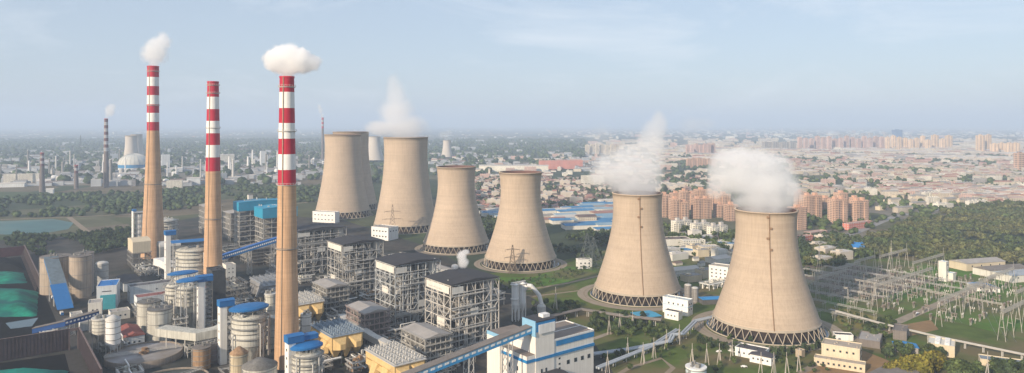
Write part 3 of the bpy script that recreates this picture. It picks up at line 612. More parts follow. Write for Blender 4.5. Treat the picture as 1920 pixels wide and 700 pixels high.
b = MB(); b.box(7, 25, -1.3, 13.3, 46.82, 47.4); b.build('penthouse_roof', darkroof, t)
b = MB(); b.box(17, 23, 3, 8, 47.42, 49.6); b.build('roof_hut', white, t)
for i, x in enumerate((36, 43, 49.5, 56)): b = MB(); b.box(x, x+2.6, -.14, .03, 12.6, 15.4); b.build('window', glass, t)
for z in (17.6, 13.8, 10.8, 7.4): b = MB(); b.box(28.4, 30, -.14, .03, z, z+1.1); b.build('window', glass, t)
for x in (12, 16): b = MB(); b.box(x, x+1.3, -.6, -.42, 11.5, 14.5); b.build('window', glass, t)
for y in (9, 18): b = MB(); b.box(-.14, .03, y, y+1.5, 13.5, 16.5); b.build('window', glass, t)
b = MB(); b.box(13, 26, -14, -1.0, 0, 12); b.build('lean_to', offwhite, t)
b = MB(); b.gable(13, 26, -14, -1.0, 12.05, 12.8, ov=.4); b.build('lean_to_roof', darkroof, t)
# inclined galleries
def gallery(label, p, q, wd, ht, side, roofm, winm, nwin=14, trestle=(), under=None, tm=lgrey, stripe=None):
    p = Vector(p); q = Vector(q); d = q-p; L = Vector((d.x,d.y)).length; az = math.atan2(d.y, d.x); dz = d.z
    t = T('conveyor_gallery', label, 'conveyor gallery', p, math.degrees(az), 'covered conveyor galleries')
    def beam(m, y0, y1, z0, z1, x0=0, x1=L):
        a, c = dz*x0/L, dz*x1/L
        m.add([(x0,y0,a+z0),(x0,y1,a+z0),(x0,y1,a+z1),(x0,y0,a+z1),(x1,y0,c+z0),(x1,y1,c+z0),(x1,y1,c+z1),(x1,y0,c+z1)], [(0,1,2,3)[::-1],(4,5,6,7),(0,3,7,4)[::-1],(1,2,6,5),(3,2,6,7)[::-1],(0,1,5,4)])
    b = MB(); beam(b, 0, wd, 0, ht); b.build('casing', side, t)
    b = MB(); beam(b, -.4, wd+.4, ht+.02, ht+.5); b.build('roof', roofm, t)
    if stripe: b = MB(); beam(b, -.12, -.02, 0, ht*.42); beam(b, wd+.02, wd+.12, 0, ht*.42); b.build('stripe', stripe, t)
    if nwin and nwin <= 100:
        for i in range(nwin):
            x = L*(i+.5)/nwin; m = MB(); w2 = L/nwin*.28
            for y0, y1 in ((-.2,-.02),(wd+.02,wd+.2)): beam(m, y0, y1, ht*.42, ht*.72, x-w2, x+w2)
            m.build('window', winm, t)
    for f in trestle:
        x = L*f; z = p.z+dz*f; m = MB()
        for y in (0, wd):
            for s in (-1, 1): m.bar((x+s*2.4,y,-p.z), (x+s*1.6,y,z-p.z), .45)
            for k in range(5): m.bar((x-2.2,y,-p.z+z*k/5), (x+2.2,y,-p.z+z*(k+1)/5), .25); m.bar((x+2.2,y,-p.z+z*k/5), (x-2.2,y,-p.z+z*(k+1)/5), .25)
        m.build('trestle', tm, t)
    if under:
        m = MB(); m.add([(0,.3,-p.z),(L,.3,-p.z),(L,.3,dz),(0,.3,0),(0,wd-.3,-p.z),(L,wd-.3,-p.z),(L,wd-.3,dz),(0,wd-.3,0)], [(0,1,2,3),(4,7,6,5),(0,4,5,1),(0,3,7,4),(1,5,6,2)]); m.build('base', under, t)
    return t
c1 = W0+E1*6.6+E2*2.5
g0 = (c1.x, c1.y, 39); c2 = c1-E1*130; g1 = (c2.x, c2.y, 23)
gallery('long dark-roofed gallery with pale blue side and white windows climbing to the white building', g1, g0, 6, 4.2, lblue, browngrey, white, 26, (.62,.86,.36), stripe=mat('mid_blue', (.05,.28,.55), .6))
def Pz(u, v, z): q = P(u, v, z); return (q.x, q.y, z)
gallery('bright blue inclined gallery crossing behind the nearest chimney', Pz(413, 489, 20), Pz(522, 454, 36), 6, 5.5, blue, mat('blue_roof', (.015,.12,.42), .5), white, 30, (.1,.5,.9))
gallery('short fat gallery, grey above and bright blue below, on the cream silos', Pz(137, 577, 2), Pz(108, 487, 36), 12, 3.5, mat('pale_blue_side', (.10,.30,.55), .6), mat('faded_blue_roof', (.13,.17,.20), .7, var=.3), white, 0, (.3,.6), stripe=blue)
t = T('roof_sheet', 'new bright blue roofing on the lower half of the short fat gallery', 'roofing', Pz(137, 577, 6.6), 0)
p_, q_ = Vector(Pz(137,577,2)), Vector(Pz(108,487,36)); d_ = (q_-p_)*.48; nr = Vector((-d_.y,d_.x,0)).normalized()
b = MB(); a0_ = nr*-.6; a1_ = nr*12.6
b.add([tuple(a0_), tuple(a1_), tuple(a1_+d_), tuple(a0_+d_)]+[tuple(a0_-Vector((0,0,.3))), tuple(a1_-Vector((0,0,.3))), tuple(a1_+d_-Vector((0,0,.3))), tuple(a0_+d_-Vector((0,0,.3)))], [(0,1,2,3),(4,7,6,5),(0,4,5,1),(2,6,7,3),(1,5,6,2),(3,7,4,0)]); b.build('blue_sheet', blue, t)
gallery('low curved-looking blue gallery with white dot windows beside the coal yard wall', Pz(122, 612, 9), Pz(186, 594, 12), 5, 4.6, mat('navy_side', (.015,.07,.24), .6), browngrey, white, 9, (.2,.8))
gallery('low grey gallery running on from the dotted blue one towards the left', Pz(60, 626, 4), Pz(122, 612, 9), 5, 4, mat('navy_side', (.015,.07,.24)), browngrey, white, 0, (.3,.7))
# left side buildings
WB2 = mat('hazy_works_wall', (.40,.43,.46), .8, var=.2, scale=.03)  # darker, bluer wall: haze over the far works is put into the colour
WB = mat('bluish_white_wall', (.60,.63,.64), .8, var=.08, scale=.08, streak=.15)
house('office_building', 'white block with bright blue roof and a teal side panel', P(181, 582), 17, 30, 22, WB, mat('bright_blue_roof', (.02,.16,.45), .6), 'flat', win=[('x',2,15,1,17,8,.8)], group='plant buildings', rz=A0-14)
b = MB(); b.box(3, 16, -.5, -.05, 0, 14); o = b.build('teal_panel', mat('teal', (.05,.30,.36), .6), bpy.data.objects[[o.name for o in col.objects if o.get('label','').startswith('white block with bright blue roof')][0]])
house('office_building', 'plain white cube in front of the teal-sided block', P(165, 597), 11, 16, 13, offwhite, greyroof, win=[('x',2,9,2,6,1.4,1.6),('y',3,13,3,8,1.4,1.4)], group='plant buildings', rz=A0-10)
house('office_building', 'low white annex right of the plain white cube', P(207, 602), 16, 12, 7, offwhite, greyroof, win=[('x',2,14,3,3,1.4,1.4)], group='plant buildings', rz=A0)
house('office_building', 'tiny white shed at the left foot of the plain white cube', P(133, 604), 9, 10, 6, offwhite, greyroof, win=[('y',1,9,2,2.5,1,1)], group='plant buildings')
house('warehouse', 'dark-roofed long low hall behind the white halls, left of the tallest chimney', P(232, 548), 18, 46, 9, WB, darkroof, 'gable', ridge=1.5, axis='y', group='plant halls')
house('warehouse', 'long white hall with dark roof behind the red-roofed one', P(244, 570), 64, 15, 16, WB, mat('dark_hall_roof', (.10,.10,.11), .9, var=.2), 'flat', win=[('x',20,60,5,11,1.6,1.2),('y',2,13,3,10,1.2,1.2)], group='plant halls')
house('warehouse', 'white hall with rusty red flat roof beside the grimy tanks', P(257, 597), 66, 15, 18, WB, mat('rust_roof', (.24,.10,.09), .9, var=.2), 'flat', win=[('x',4,30,4,12,1.4,1.4),('y',2,13,3,12,1.4,1.4),('y',2,13,3,6,1.4,1.4)], group='plant halls')
house('pump_building', 'low hall with reddish ribbed roof above the circular basin', P(232, 655), 15, 34, 9, WB, redroof, 'gable', axis='y', ridge=2.6, win=[('x',2,13,3,3.5,1.4,1.4),('y',4,30,5,3.5,1.4,1.4)], group='plant buildings')
house('filter_block', 'big beige arched block on a dark frame left of the tallest chimney', P_top(249, 455, 33), 20, 34, 14, cream, cream, 'arch', ridge=3, group='plant buildings')
o = [o for o in col.objects if o.get('label','').startswith('big beige arched')][0]; o.location.z = 19
b = MB(); frame(b, 0, 20, 0, 34, -19, 0, 3, 5, 3, .6, 0, .5, 3); b.build('support_frame', steel_d, o)
house('filter_block', 'grey domed casing at the foot of the tallest chimney', P(300, 500), 24, 20, 24, mat('grey_casing', (.34,.34,.32), .7, var=.15, streak=.2), lgrey, 'arch', ridge=6, group='plant buildings')
for lb, uv, h, n in [('white columned tower of stacked vessels left of the tallest chimney', (262,455), 46, 5)]:
    t = T('vessel_tower', lb, 'process tower', P(*uv), A0); b = MB(); frame(b, -9, 9, -7, 7, 0, h, 2, 2, 6, .6, 0, .3, 2); b.build('steel_frame', lgrey, t)
    b = MB(); b.drum(6, 1, h-2, n=24); b.box(-10, -8.6, -6, 6, 0, h+2); b.build('vessel', white, t); b = MB(); b.box(-10, -5, -4, 4, h+2, h+5); b.build('blue_cap', blue, t)
    b = MB(); b.box(-9.5, 9.5, -7.5, 7.5, h+.1, h+.5); b.build('roof', lgrey, t)
house('office_building', 'white service block with windows at the right foot of the middle chimney', P(424, 548), 10, 14, 28, offwhite, greyroof, win=[('x',1,9,2,z,1.2,1) for z in (5,10,15,20,24)]+[('y',2,12,2,z,1.2,1) for z in (5,10,15,20)], group='plant buildings')
house('dark_building', 'dark slab-like structure behind the lift tower at the middle chimney', P(398, 600), 12, 20, 44, mat('dark_slab', (.05,.055,.06), .8, var=.3), darkroof, group='plant buildings')
house('site_hut', 'low white shed at the bottom of the coal yard road', P(150, 622), 8, 9, 7, WB, greyroof, group='plant buildings')
house('pump_building', 'long low bluish-white shed above the coal yard front wall', P(80, 634), 16, 7, 5, WB, lgrey, group='plant buildings', rz=A0-20)
# ducts
def duct(label, pts, wd, ht, m, legs=True, grp='big flue ducts', rects=True):
    t = T('flue_duct', label, 'duct', (pts[0][0], pts[0][1], 0), 0, grp); o0 = Vector((pts[0][0], pts[0][1], 0)); b = MB()
    P3 = [Vector(p)-o0 for p in pts]; n = len(P3); ring_ = []
    for i, p in enumerate(P3):
        d = (P3[min(i+1,n-1)]-P3[max(i-1,0)]); d.z = 0; d.normalize(); nr = Vector((-d.y,d.x,0))*wd/2
        ring_.append([p-nr, p+nr, p+nr+Vector((0,0,ht)), p-nr+Vector((0,0,ht))])
    vs = [q for r_ in ring_ for q in r_]; fs = [(4*i+a, 4*i+(a+1)%4, 4*i+4+(a+1)%4, 4*i+4+a) for i in range(n-1) for a in range(4)]+[(3,2,1,0), (4*n-4,4*n-3,4*n-2,4*n-1)]
    b.add(vs, fs); b.build('casing', m, t)
    if legs:
        for i, p in enumerate(P3[:-1]):
            q = (p+P3[i+1])/2; m2 = MB()
            for s in (-1, 1): m2.bar((q.x+s*wd*.3, q.y+s*1, 0), (q.x+s*wd*.3, q.y+s*1, q.z), .6)
            m2.build('leg', lgrey, t)
duct('broad white flue duct crossing left of the latticed lift tower', [Pz(302,627,14), Pz(340,632,14), Pz(372,636,14), Pz(410,628,15), Pz(440,612,16)], 11, 6, tank_w)
duct('wavy pale flue duct at the foot of the tallest chimney', [Pz(298,496,14), Pz(310,500,16), Pz(325,508,12), Pz(345,520,10), Pz(352,540,10)], 12, 8, white)
duct('short pale duct from the waisted absorber into the nearest chimney', [Pz(480,600,24), Pz(500,606,24), Pz(530,612,24)], 6, 6, tank_w, False)
duct('low grey ductwork behind the yellow precipitators', [Pz(640,600,8), Pz(700,640,8), Pz(730,655,8)], 6, 5, lgrey)
# circular basins
def basin(label, u, v, r, h, rz, fill, arm=True):
    t = T('settling_basin', label, 'basin', P(u, v), rz, 'round settling basins')
    b = MB(); b.lathe([(r,0),(r,h),(r-.8,h),(r-.8,h-1.2)], n=56); b.build('wall', mat('basin_wall', (.25,.21,.17), .9, var=.2, streak=.2), t)
    b = MB(); b.lathe([(r-.8,h-1.2),(.5,h-1.6)], n=56); b.build('contents', fill, t)
    if arm:
        b = MB()
        for y in (-1.2, 1.2): b.bar((-r,y,h+.4), (r,y,h+.4), .35); b.bar((-r,y,h+1.6), (r,y,h+1.6), .2)
        for k in range(24): x = -r+2*r*k/24; b.bar((x,-1.2,h+.4), (x,-1.2,h+1.6), .15); b.bar((x,-1.2,h+.4), (x,1.2,h+.4), .2)
        b.build('scraper_bridge', lgrey, t); b = MB(); b.drum(2.2, h-1.5, h+3.2, n=16); clutter(b, -3, 3, -3, 3, h, 8, 2, 2); b.build('drive', rust_m, t)
basin('pale round settling basin with a walkway, bottom left', 271, 672, 27, 5, 30, mat('pale_sludge', (.34,.34,.36), .8, var=.25, scale=.08, dark=(.20,.18,.16)))
basin('dark round settling basin cut off by the bottom edge', 322, 722, 24, 4, 60, mat('dark_sludge', (.03,.045,.045), .3, var=.3), True)
# twin white vessels with a swan-neck duct
t = T('dust_filter', 'white twin vessels on legs with a big swan-neck duct behind the white building', 'dust filter', P(966, 602), A0)
for x in (0, 8.5): b = MB(); b.drum(3.3, 15, 33, x, 0, 20); b.lathe([(.8,7),(3.3,15)], x, 0, 20); b.cone(3.3, 33, 34.5, x, 0, 20, rt=1); b.build('vessel', white, t)
b = MB()
for x in (0, 8.5):
    for i in range(6): a = math.pi/3*i; b.bar((x+3.2*math.cos(a), 3.2*math.sin(a), 0), (x+3.2*math.cos(a), 3.2*math.sin(a), 16), .5)
b.build('leg', white, t)
b = MB(); b.lathe([(3.3,20),(4.3,20),(4.3,20.2),(3.3,20.2)], 0, 0, 20); b.lathe([(3.3,33),(4.6,33),(4.6,33.3),(3.3,33.3)], 8.5, 0, 20); b.lathe([(3.3,33),(4.6,33),(4.6,33.3),(3.3,33.3)], 0, 0, 20); b.box(-4.5, 12, -.8, .8, 34.6, 35.4); b.build('platform', lgrey, t)
b = MB(); b.path([(8.5,-2,27),(10.5,-4,31.5),(14,-6,31),(21,-9,22),(23,-10,14)], 1.9, 14); b.build('swan_neck_duct', white, t)
b = MB(); b.drum(4, 0, 12, 23, -10, 18); b.cone(4, 12, 15, 23, -10, 18, rt=1.5); b.build('hopper', lgrey, t)
# fans, pipes and small clutter round the plant yard
def machine(label, u, v, L, M, h, seed, m1, m2, rz=A0, name='process_plant', cat='process plant'):
    t = T(name, label, cat, P(u, v), rz, 'clusters of low machinery'); rr = random.Random(seed)
    b = MB(); frame(b, 0, L, 0, M, 0, h, max(1,int(L/7)), max(1,int(M/7)), max(1,int(h/4.5)), .4, 0, .3, seed); b.build('steel_frame', m1, t)
    b = MB(); clutter(b, 1, L-1, 1, M-1, 0, int(L*M/24), seed+1, h*.8); clutter(b, 1, L-1, 1, M-1, h, int(L*M/50), seed+2, 3); b.build('equipment', m2, t)
    b = MB()
    for k in range(4): y = M*rr.random(); z = h*rr.uniform(.3,1.1); b.tube((0,y,z), (L,y,z), .45, n=8)
    for k in range(3): x = L*rr.random(); z = h*rr.uniform(.3,1.1); b.tube((x,0,z), (x,M,z), .45, n=8)
    b.build('pipe', lgrey if rr.random() < .5 else tank_w, t)
for a in [('tangle of pipes below the dark-roofed white halls', 256,600, 12,20,10,1,steel_d,tank_w),
          ('pipe rack right of the two grimy reactor tanks', 328,640, 9,14,18,2,lgrey,tank_w),
          ('pale pipe frame above the second brown tank', 352,672, 16,8,8,3,lgrey,tank_w),
          ('low machinery between the waisted absorber and the brown tanks', 425,720, 14,16,6,4,steel_d,lgrey),
          ('fan deck at the foot of the yellow precipitator by the chimney', 585,664, 14,22,10,5,steel_d,lgrey),
          ('machinery deck between the mauve frame block and the second yellow casing', 650,655, 18,20,9,6,steel_d,ed),
          ('pipe deck in front of the nearest boiler house', 850,690, 20,14,8,7,steel_d,lgrey),
          ('fan deck between the two nearest yellow precipitators', 690,698, 18,26,7,8,steel_d,lgrey),
          ('dark ducts between chimney and farthest boiler house', 560,600, 24,20,12,9,steel_d,casing),
          ('low machinery before the shaded grey precipitator', 430,600, 26,26,12,10,steel_d,lgrey),
          ('frame with tanks behind the middle lift tower', 420,575, 22,30,20,11,steel_d,casing),
          ('long pipe deck in the gap behind the blue inclined gallery', 505,500, 30,40,14,12,steel_d,lgrey),
          ('dim machinery left of the older boiler shed', 415,490, 24,30,16,13,steel_d,casing),
          ('low pipe rack at the foot of the beige arched block', 262,520, 22,50,7,14,steel_d,lgrey),
          ('pipes and valves behind the nearest boiler house', 870,585, 30,24,12,15,lgrey,white),
          ('white tanks and pipes right of the small steam burst', 905,580, 26,20,12,16,lgrey,white),
          ('machinery deck behind the second boiler house', 815,540, 24,26,14,17,steel_d,lgrey),
          ('pipes behind the third boiler house', 735,505, 26,26,14,18,steel_d,lgrey),
          ('ducts at the left foot of the second boiler house', 700,620, 20,24,13,19,steel_d,casing),
          ('ducts at the left foot of the third boiler house', 620,570, 20,24,13,20,steel_d,casing),
          ('transformer bay behind the white halls', 300,545, 26,12,8,21,steel_d,lgrey),
          ('bluish pipe deck at the bottom edge left of the big gallery', 820,712, 16,12,8,22,steel_d,lgrey),
          ('low frames right of the pump twins', 1240,530, 30,26,6,23,lgrey,steel_d),
          ('white arched pipe frames below the four-storey white block', 1330,545, 36,12,6,24,white,offwhite)]:
    machine(*a)
# turbine hall side buildings on the far side of the boilers
for a in [('long low turbine hall roof behind the boiler houses', 900,555, 16,120,14)]:
    house('turbine_hall', a[0], P(a[1], a[2]), a[3], a[4], a[5], offwhite, mat('hall_roof', (.26,.25,.24), .9, var=.2), 'gable', axis='y', ridge=2.5, win=[('x',2,14,3,8,2,2)], cat='turbine hall', group='plant halls')
house('plant_office', 'white oblong office with a row of small windows at the foot of the leftmost tower', P(583, 419), 2, 1, 1, white, greyroof) if False else None
house('plant_office', 'white windowed block in front of the leftmost tall tower', P(628, 419), 14, 48, 19, white, greyroof, win=[('y',2,46,6,13,3,1.6),('y',2,46,6,5,3,1.6)], rz=A0+32, cat='office', group='white plant offices')
house('plant_office', 'white windowed block at the foot of the steaming tall tower', P(728, 452), 24, 34, 19, white, greyroof, win=[('y',2,32,5,13,3,1.8),('y',2,32,5,5,3,1.8),('x',2,22,3,13,2.4,1.8)], rz=A0+22, cat='office', group='white plant offices')
house('pump_house', 'small white house on grass between two cooling towers', P(1084, 505), 18, 9, 11, white, greyroof, win=[('x',1,17,3,6,1.8,1.8),('x',1,17,3,2,1.8,1.8),('y',1,8,1,6,1.4,1.6)], rz=12, cat='pump house', group='white plant offices')
house('pump_house', 'white two-part pump house with blue line beside the grey silo twins', P(1290, 594), 10, 26, 14, white, mat('pale_blue_roof', (.45,.52,.56), .8), rz=A0+12, win=[('x',1,9,2,10,1.5,1.5),('x',1,9,2,5,1.5,1.5),('y',3,22,4,9,1.4,1.6)], stripe=[(0,8,.5,lblue)], cat='pump house', group='white plant offices')
house('pump_house', 'low wing in front of the two-part pump house', P(1272, 602), 8, 14, 7, white, darkroof, rz=A0+12, win=[('y',2,12,3,3,1.2,1.4)], cat='pump house', group='white plant offices')
house('office_block', 'four-storey white block with window rows behind the nearest cooling tower', P(1365, 537), 16, 22, 20, white, mat('tan_roof', (.40,.35,.28), .9), rz=A0+14, win=[('x',1,15,3,z,1.6,1.4) for z in (4,8,12,16)]+[('y',1,21,4,z,1.8,1.4) for z in (4,8,12,16)], cat='office block', group='white plant offices')
house('shed', 'open shed with bright blue roof between pump house and nearest tower', P(1318, 572), 22, 12, 5, mat('shed_shadow', (.1,.1,.1), .9), mat('shed_blue', (.03,.22,.50), .6), 'gable', ridge=1.2, rz=8, cat='shed', group='blue roofed sheds')  # dark walls stand for the shade under the open roof
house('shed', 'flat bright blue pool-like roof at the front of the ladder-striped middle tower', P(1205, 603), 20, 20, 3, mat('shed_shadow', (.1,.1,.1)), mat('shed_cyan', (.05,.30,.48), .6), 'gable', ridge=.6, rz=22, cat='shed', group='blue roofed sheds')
house('guard_house', 'low white house with dark roof, larger front one below the nearest tower', P(1446, 687), 9, 16, 6, white, mat('slate', (.07,.07,.08), .9), 'gable', ridge=1.8, rz=52, win=[('x',1,8,2,2.5,1.2,1.3),('y',1,15,4,2.5,1.2,1.3)], cat='house', group='white houses below the nearest tower')
house('guard_house', 'white house with dark roof behind the front one below the nearest tower', P(1432, 678), 13, 22, 6, white, mat('slate', (.07,.07,.08)), 'flat', rz=52, win=[('y',1,21,5,2.5,1.2,1.3)], cat='house', group='white houses below the nearest tower')
house('guard_house', 'narrow white house at the left end of the group below the nearest tower', P(1398, 665), 9, 14, 5, white, mat('slate', (.07,.07,.08)), 'gable', ridge=1, rz=52, win=[('y',1,13,3,2.5,1.2,1.3)], cat='house', group='white houses below the nearest tower')
house('guard_house', 'square beige hut near the hedge below the nearest tower', P(1503, 672), 5, 5, 5, mat('tan_wall', (.40,.33,.24), .9), greyroof, rz=A0, cat='hut')
house('office_block', 'cream two-storey block behind the low wing at the right bottom', P(1612, 690), 16, 26, 13, cream, mat('tan_roof2', (.38,.33,.27), .9), rz=A0+20, win=[('x',1,15,4,9,1.4,1.5),('x',1,15,4,4.5,1.4,1.5),('y',2,24,5,9,1.4,1.5)], cat='office block', group='cream buildings')
house('office_block', 'cream long low wing with a row of square windows at the right bottom', P(1622, 700), 9, 34, 5, cream, mat('tan_roof2', (.38,.33,.27)), rz=A0+22, win=[('y',1,33,9,2,1.4,1.5)], cat='office block', group='cream buildings')
house('hall', 'brown-roofed hall with white gable beside the yellowish trees', P(1680, 742), 44, 20, 8, WB, browngrey, 'gable', ridge=2.5, rz=A0, cat='hall', win=[('y',2,18,3,4,1.5,1.5)], group='halls by the switchyard')
house('shed', 'small shed with vivid blue roof at the bottom right', P(1722, 664), 12, 16, 4.5, greyroof, mat('shed_blue', (.03,.22,.50)), 'gable', ridge=1, rz=70, cat='shed', group='blue roofed sheds')
t = house('equipment_building', 'cream building with white round fans on its roof, right bottom', P(1790, 672), 20, 18, 8, cream, offwhite, rz=A0+18, win=[('x',2,18,3,4,1.5,1.5)], cat='equipment building', group='cream buildings')
for i in range(4):
    for j in range(2): b = MB(); b.drum(1.9, 8.3, 10.2, 3.5+4.4*i, 5+6.5*j, 16); b.build('roof_fan', white, t)
house('hall', 'low hall with bluish roof right of the fan-roofed building', P(1838, 690), 34, 12, 6, cream, mat('blue_grey_roof', (.20,.24,.28), .8), rz=-28, cat='hall', group='halls by the switchyard', win=[('x',2,32,6,2.5,1.4,1.4)])
house('hall', 'flat-roofed concrete works behind the soil yard', P(1650, 655), 26, 16, 5, browngrey, greyroof, rz=A0+20, cat='hall', group='halls by the switchyard')
house('hall', 'squat weathered concrete block beside the soil yard', P(1700, 640), 22, 10, 7, browngrey, browngrey, rz=A0+20, cat='hall', group='halls by the switchyard')
house('relay_house', 'white pump hut with dark roof beside the hedge of the switchyard', P(1600, 640), 8, 14, 4, white, darkroof, rz=A0+40, cat='hut')
t = house('control_tower', 'white switchyard tower block with a pale blue top', P(1774, 529), 7, 8, 22, offwhite, lblue, rz=A0, cat='tower', win=[('x',2,7,1,z,1.6,1.6) for z in (6,12,18)])
house('control_house', 'white annex at the right of the switchyard tower block', P(1787, 529), 8, 8, 9, offwhite, lblue, rz=A0, cat='house')
for k, (lb, u, v, L, M, h, wm, rm) in enumerate([
    ('long cream hall with grey pitched roof beyond the switchyard, left of three', 1812, 509, 62, 24, 9, cream, greyroof),
    ('cream-walled hall with dark grey pitched roof, middle of three beyond the switchyard', 1856, 521, 60, 22, 8, offwhite, browngrey),
    ('hall with pale blue-grey roof at the right edge, last of three beyond the switchyard', 1898, 531, 60, 24, 8, offwhite, mat('pale_slate', (.30,.34,.38), .8)),
    ('low white hut before the three pitched halls', 1830, 546, 22, 8, 4, white, greyroof)]):
    house('hall', lb, P(u, v), L, M, h, wm, rm, 'gable', ridge=3, rz=16 if k < 3 else -20, axis='x' if k < 3 else 'y', cat='hall', group='halls beyond the switchyard', win=[('x',2,L-2,4,h*.55,1.6,1.6)])
house('shed', 'long bright blue roofed shed at the edge of the wood', P(1600, 472), 16, 70, 6, offwhite, mat('vivid_blue_roof', (.03,.25,.60), .6), 'gable', ridge=2, rz=A0-58, cat='shed', group='blue roofed sheds')
house('shed', 'bright blue canopy roof inside the switchyard near the tower block', P(1850, 548), 14, 22, 5, offwhite, mat('vivid_blue_roof', (.03,.25,.60)), 'gable', ridge=1, rz=20, cat='shed', group='blue roofed sheds')
# big pale pipes zigzagging on legs over the grass
def pipeline(label, pts, r, n=1, gap=3.0, m=lgrey, grp='big pale pipelines', every=12):
    p0 = Vector(pts[0]); t = T('pipeline', label, 'pipeline', (p0.x,p0.y,0), 0, grp); b = MB(); lg = []
    for k in range(n):
        q = []
        for i, p in enumerate(pts):
            p = Vector(p); d = Vector(pts[min(i+1,len(pts)-1)])-Vector(pts[max(i-1,0)]); d.z = 0; d.normalize(); q.append(p+Vector((-d.y,d.x,0))*(k-(n-1)/2)*gap-Vector((p0.x,p0.y,0)))
        b.path(q, r, 10)
        for p in q: b.lathe([(r*1.02*math.sin(a), r*1.02*math.cos(a)) for a in ()], n=3) if False else None
    b.build('pipe', m, t)
    for a, c in zip(pts, pts[1:]):
        a, c = Vector(a), Vector(c); k = max(1, int((c-a).length/every))
        for i in range(k):
            f = a+(c-a)*(i+.5)/k-Vector((p0.x,p0.y,0)); m2 = MB(); m2.bar((f.x-r,f.y,0), (f.x-r,f.y,f.z), .5); m2.bar((f.x+r,f.y,0), (f.x+r,f.y,f.z), .5); m2.bar((f.x-r-.6,f.y,f.z-r), (f.x+r+.6,f.y,f.z-r), .5); m2.build('support', lgrey, t)
pw = mat('silver_pipe', (.36,.40,.44), .5, var=.15, scale=.4)
pipeline('pair of silvery pipes zigzagging over grass towards the pump house', [Pz(1112,664,4), Pz(1180,655,4), Pz(1256,640,4), Pz(1262,628,6), Pz(1280,626,6), Pz(1304,602,6), Pz(1340,594,6)], 1.0, 2, 2.5, pw)
pipeline('long thin pipe rack crossing the grass before the pair of silvery pipes', [Pz(1120,690,4), Pz(1220,650,4), Pz(1270,618,4)], .9, 2, 2.2, pw)
pipeline('long straight pale pipe rack along the front of the switchyard', [Pz(1556,580,5), Pz(1650,606,5), Pz(1760,632,5), Pz(1935,668,5)], .5, 3, 1.5, mat('pipe_rack_paint', (.42,.40,.36), .7))
pipeline('pipe bridge running from the boiler yard to the ladder-striped middle tower', [Pz(1010,598,6), Pz(1090,580,6), Pz(1165,592,6), Pz(1240,600,6)], .8, 3, 2, browngrey)

rr = random.Random(77); occ = []
for k in range(400):
    u, v = rr.uniform(235, 930), rr.uniform(490, 705)
    if v < 500+(u-235)*0 and u > 700: continue
    p = P(u, v)
    if u > 620 and v < 470+(u-620)*.42: continue
    if any((p-q).length < 22 for q in occ) or any((p-c_).length < 24 for c_ in (P(538,686), P(400,541), P(287,482), P(271,672), P(322,722))): continue
    if u > 830 and v > 640: continue
    occ.append(p)
    if len(occ) > 46: break
    L, M, h = rr.uniform(9,17), rr.uniform(9,17), rr.uniform(3,9)
    t = T('process_plant', 'low cluster of pipes, tanks and frames filling the yard between the larger units', 'process plant', p, A0+rr.choice((0,0,90)), 'low yard machinery')
    b = MB(); frame(b, 0, L, 0, M, 0, h, 2, 2, 2, .35, 0, .4, k); b.build('steel_frame', rr.choice((steel_d, lgrey, steel)), t)
    b = MB(); clutter(b, 0, L, 0, M, 0, 9, k+1, h); clutter(b, 1, L-1, 1, M-1, h, 6, k+2, 3); b.build('equipment', rr.choice((lgrey, tank_w, casing, steel_d, tank_r)), t)
    b = MB(); y = rr.uniform(0, M); z = rr.uniform(2, h+1)
    b.path([(-6,y,z), (L*.5,y,z), (L*.5,y,z+3), (L+8,y,z+3)], rr.uniform(.4,.9), 8); b.build('pipe', rr.choice((lgrey, white, tank_w)), t)
# vehicles
def car(kind):
    t = T('parked_truck' if kind else 'parked_car', '', 'truck' if kind else 'car', (0,0), 0, 'vehicles on the plant roads')
    b = MB()
    if kind: b.box(0, 5.6, 0, 2.4, .9, 3.0)
    else: b.prism([(0,0),(4.4,0),(4.4,1.8),(0,1.8)], .35, .95); b.add([(.6,.1,.95),(3.6,.1,.95),(3.6,1.7,.95),(.6,1.7,.95),(1.2,.25,1.45),(3.0,.25,1.45),(3.0,1.55,1.45),(1.2,1.55,1.45)], [(4,5,6,7),(0,1,5,4),(1,2,6,5),(2,3,7,6),(3,0,4,7)])
    b.build('cargo_box' if kind else 'body', white, t)
    if kind: b = MB(); b.box(5.9, 7.9, .1, 2.3, .6, 2.8); b.build('cab', blue, t)
    xs = (1.0, 6.6) if kind else (.9, 3.5)
    for x in xs:
        for y in (0, 2.4 if kind else 1.8): b = MB(); b.tube((x,y-.15,.4), (x,y+.15,.4), .42, n=10); b.build('wheel', coal_m, t)
    return t
for i, (kind, u, v, rz, lb) in enumerate([(1,112,590,-50,'white box truck on the haul road by the coal yard'),(1,96,560,-50,'white box truck farther up the haul road'),(0,760,508,20,'white car on the asphalt road behind the boiler houses'),(0,1345,662,20,'white car on the ring road at the nearest tower'),(0,1720,590,35,'white car on the pale switchyard road'),(1,1650,618,35,'white truck where the switchyard road meets the buildings'),(0,1390,690,0,'white car parked before the white houses below the nearest tower'),(1,880,520,10,'white truck behind the nearest boiler house')]):
    t = car(kind); p = P(u, v); t.location = (p.x, p.y, .1); t.rotation_euler = (0,0,R(rz)); t['label'] = lb
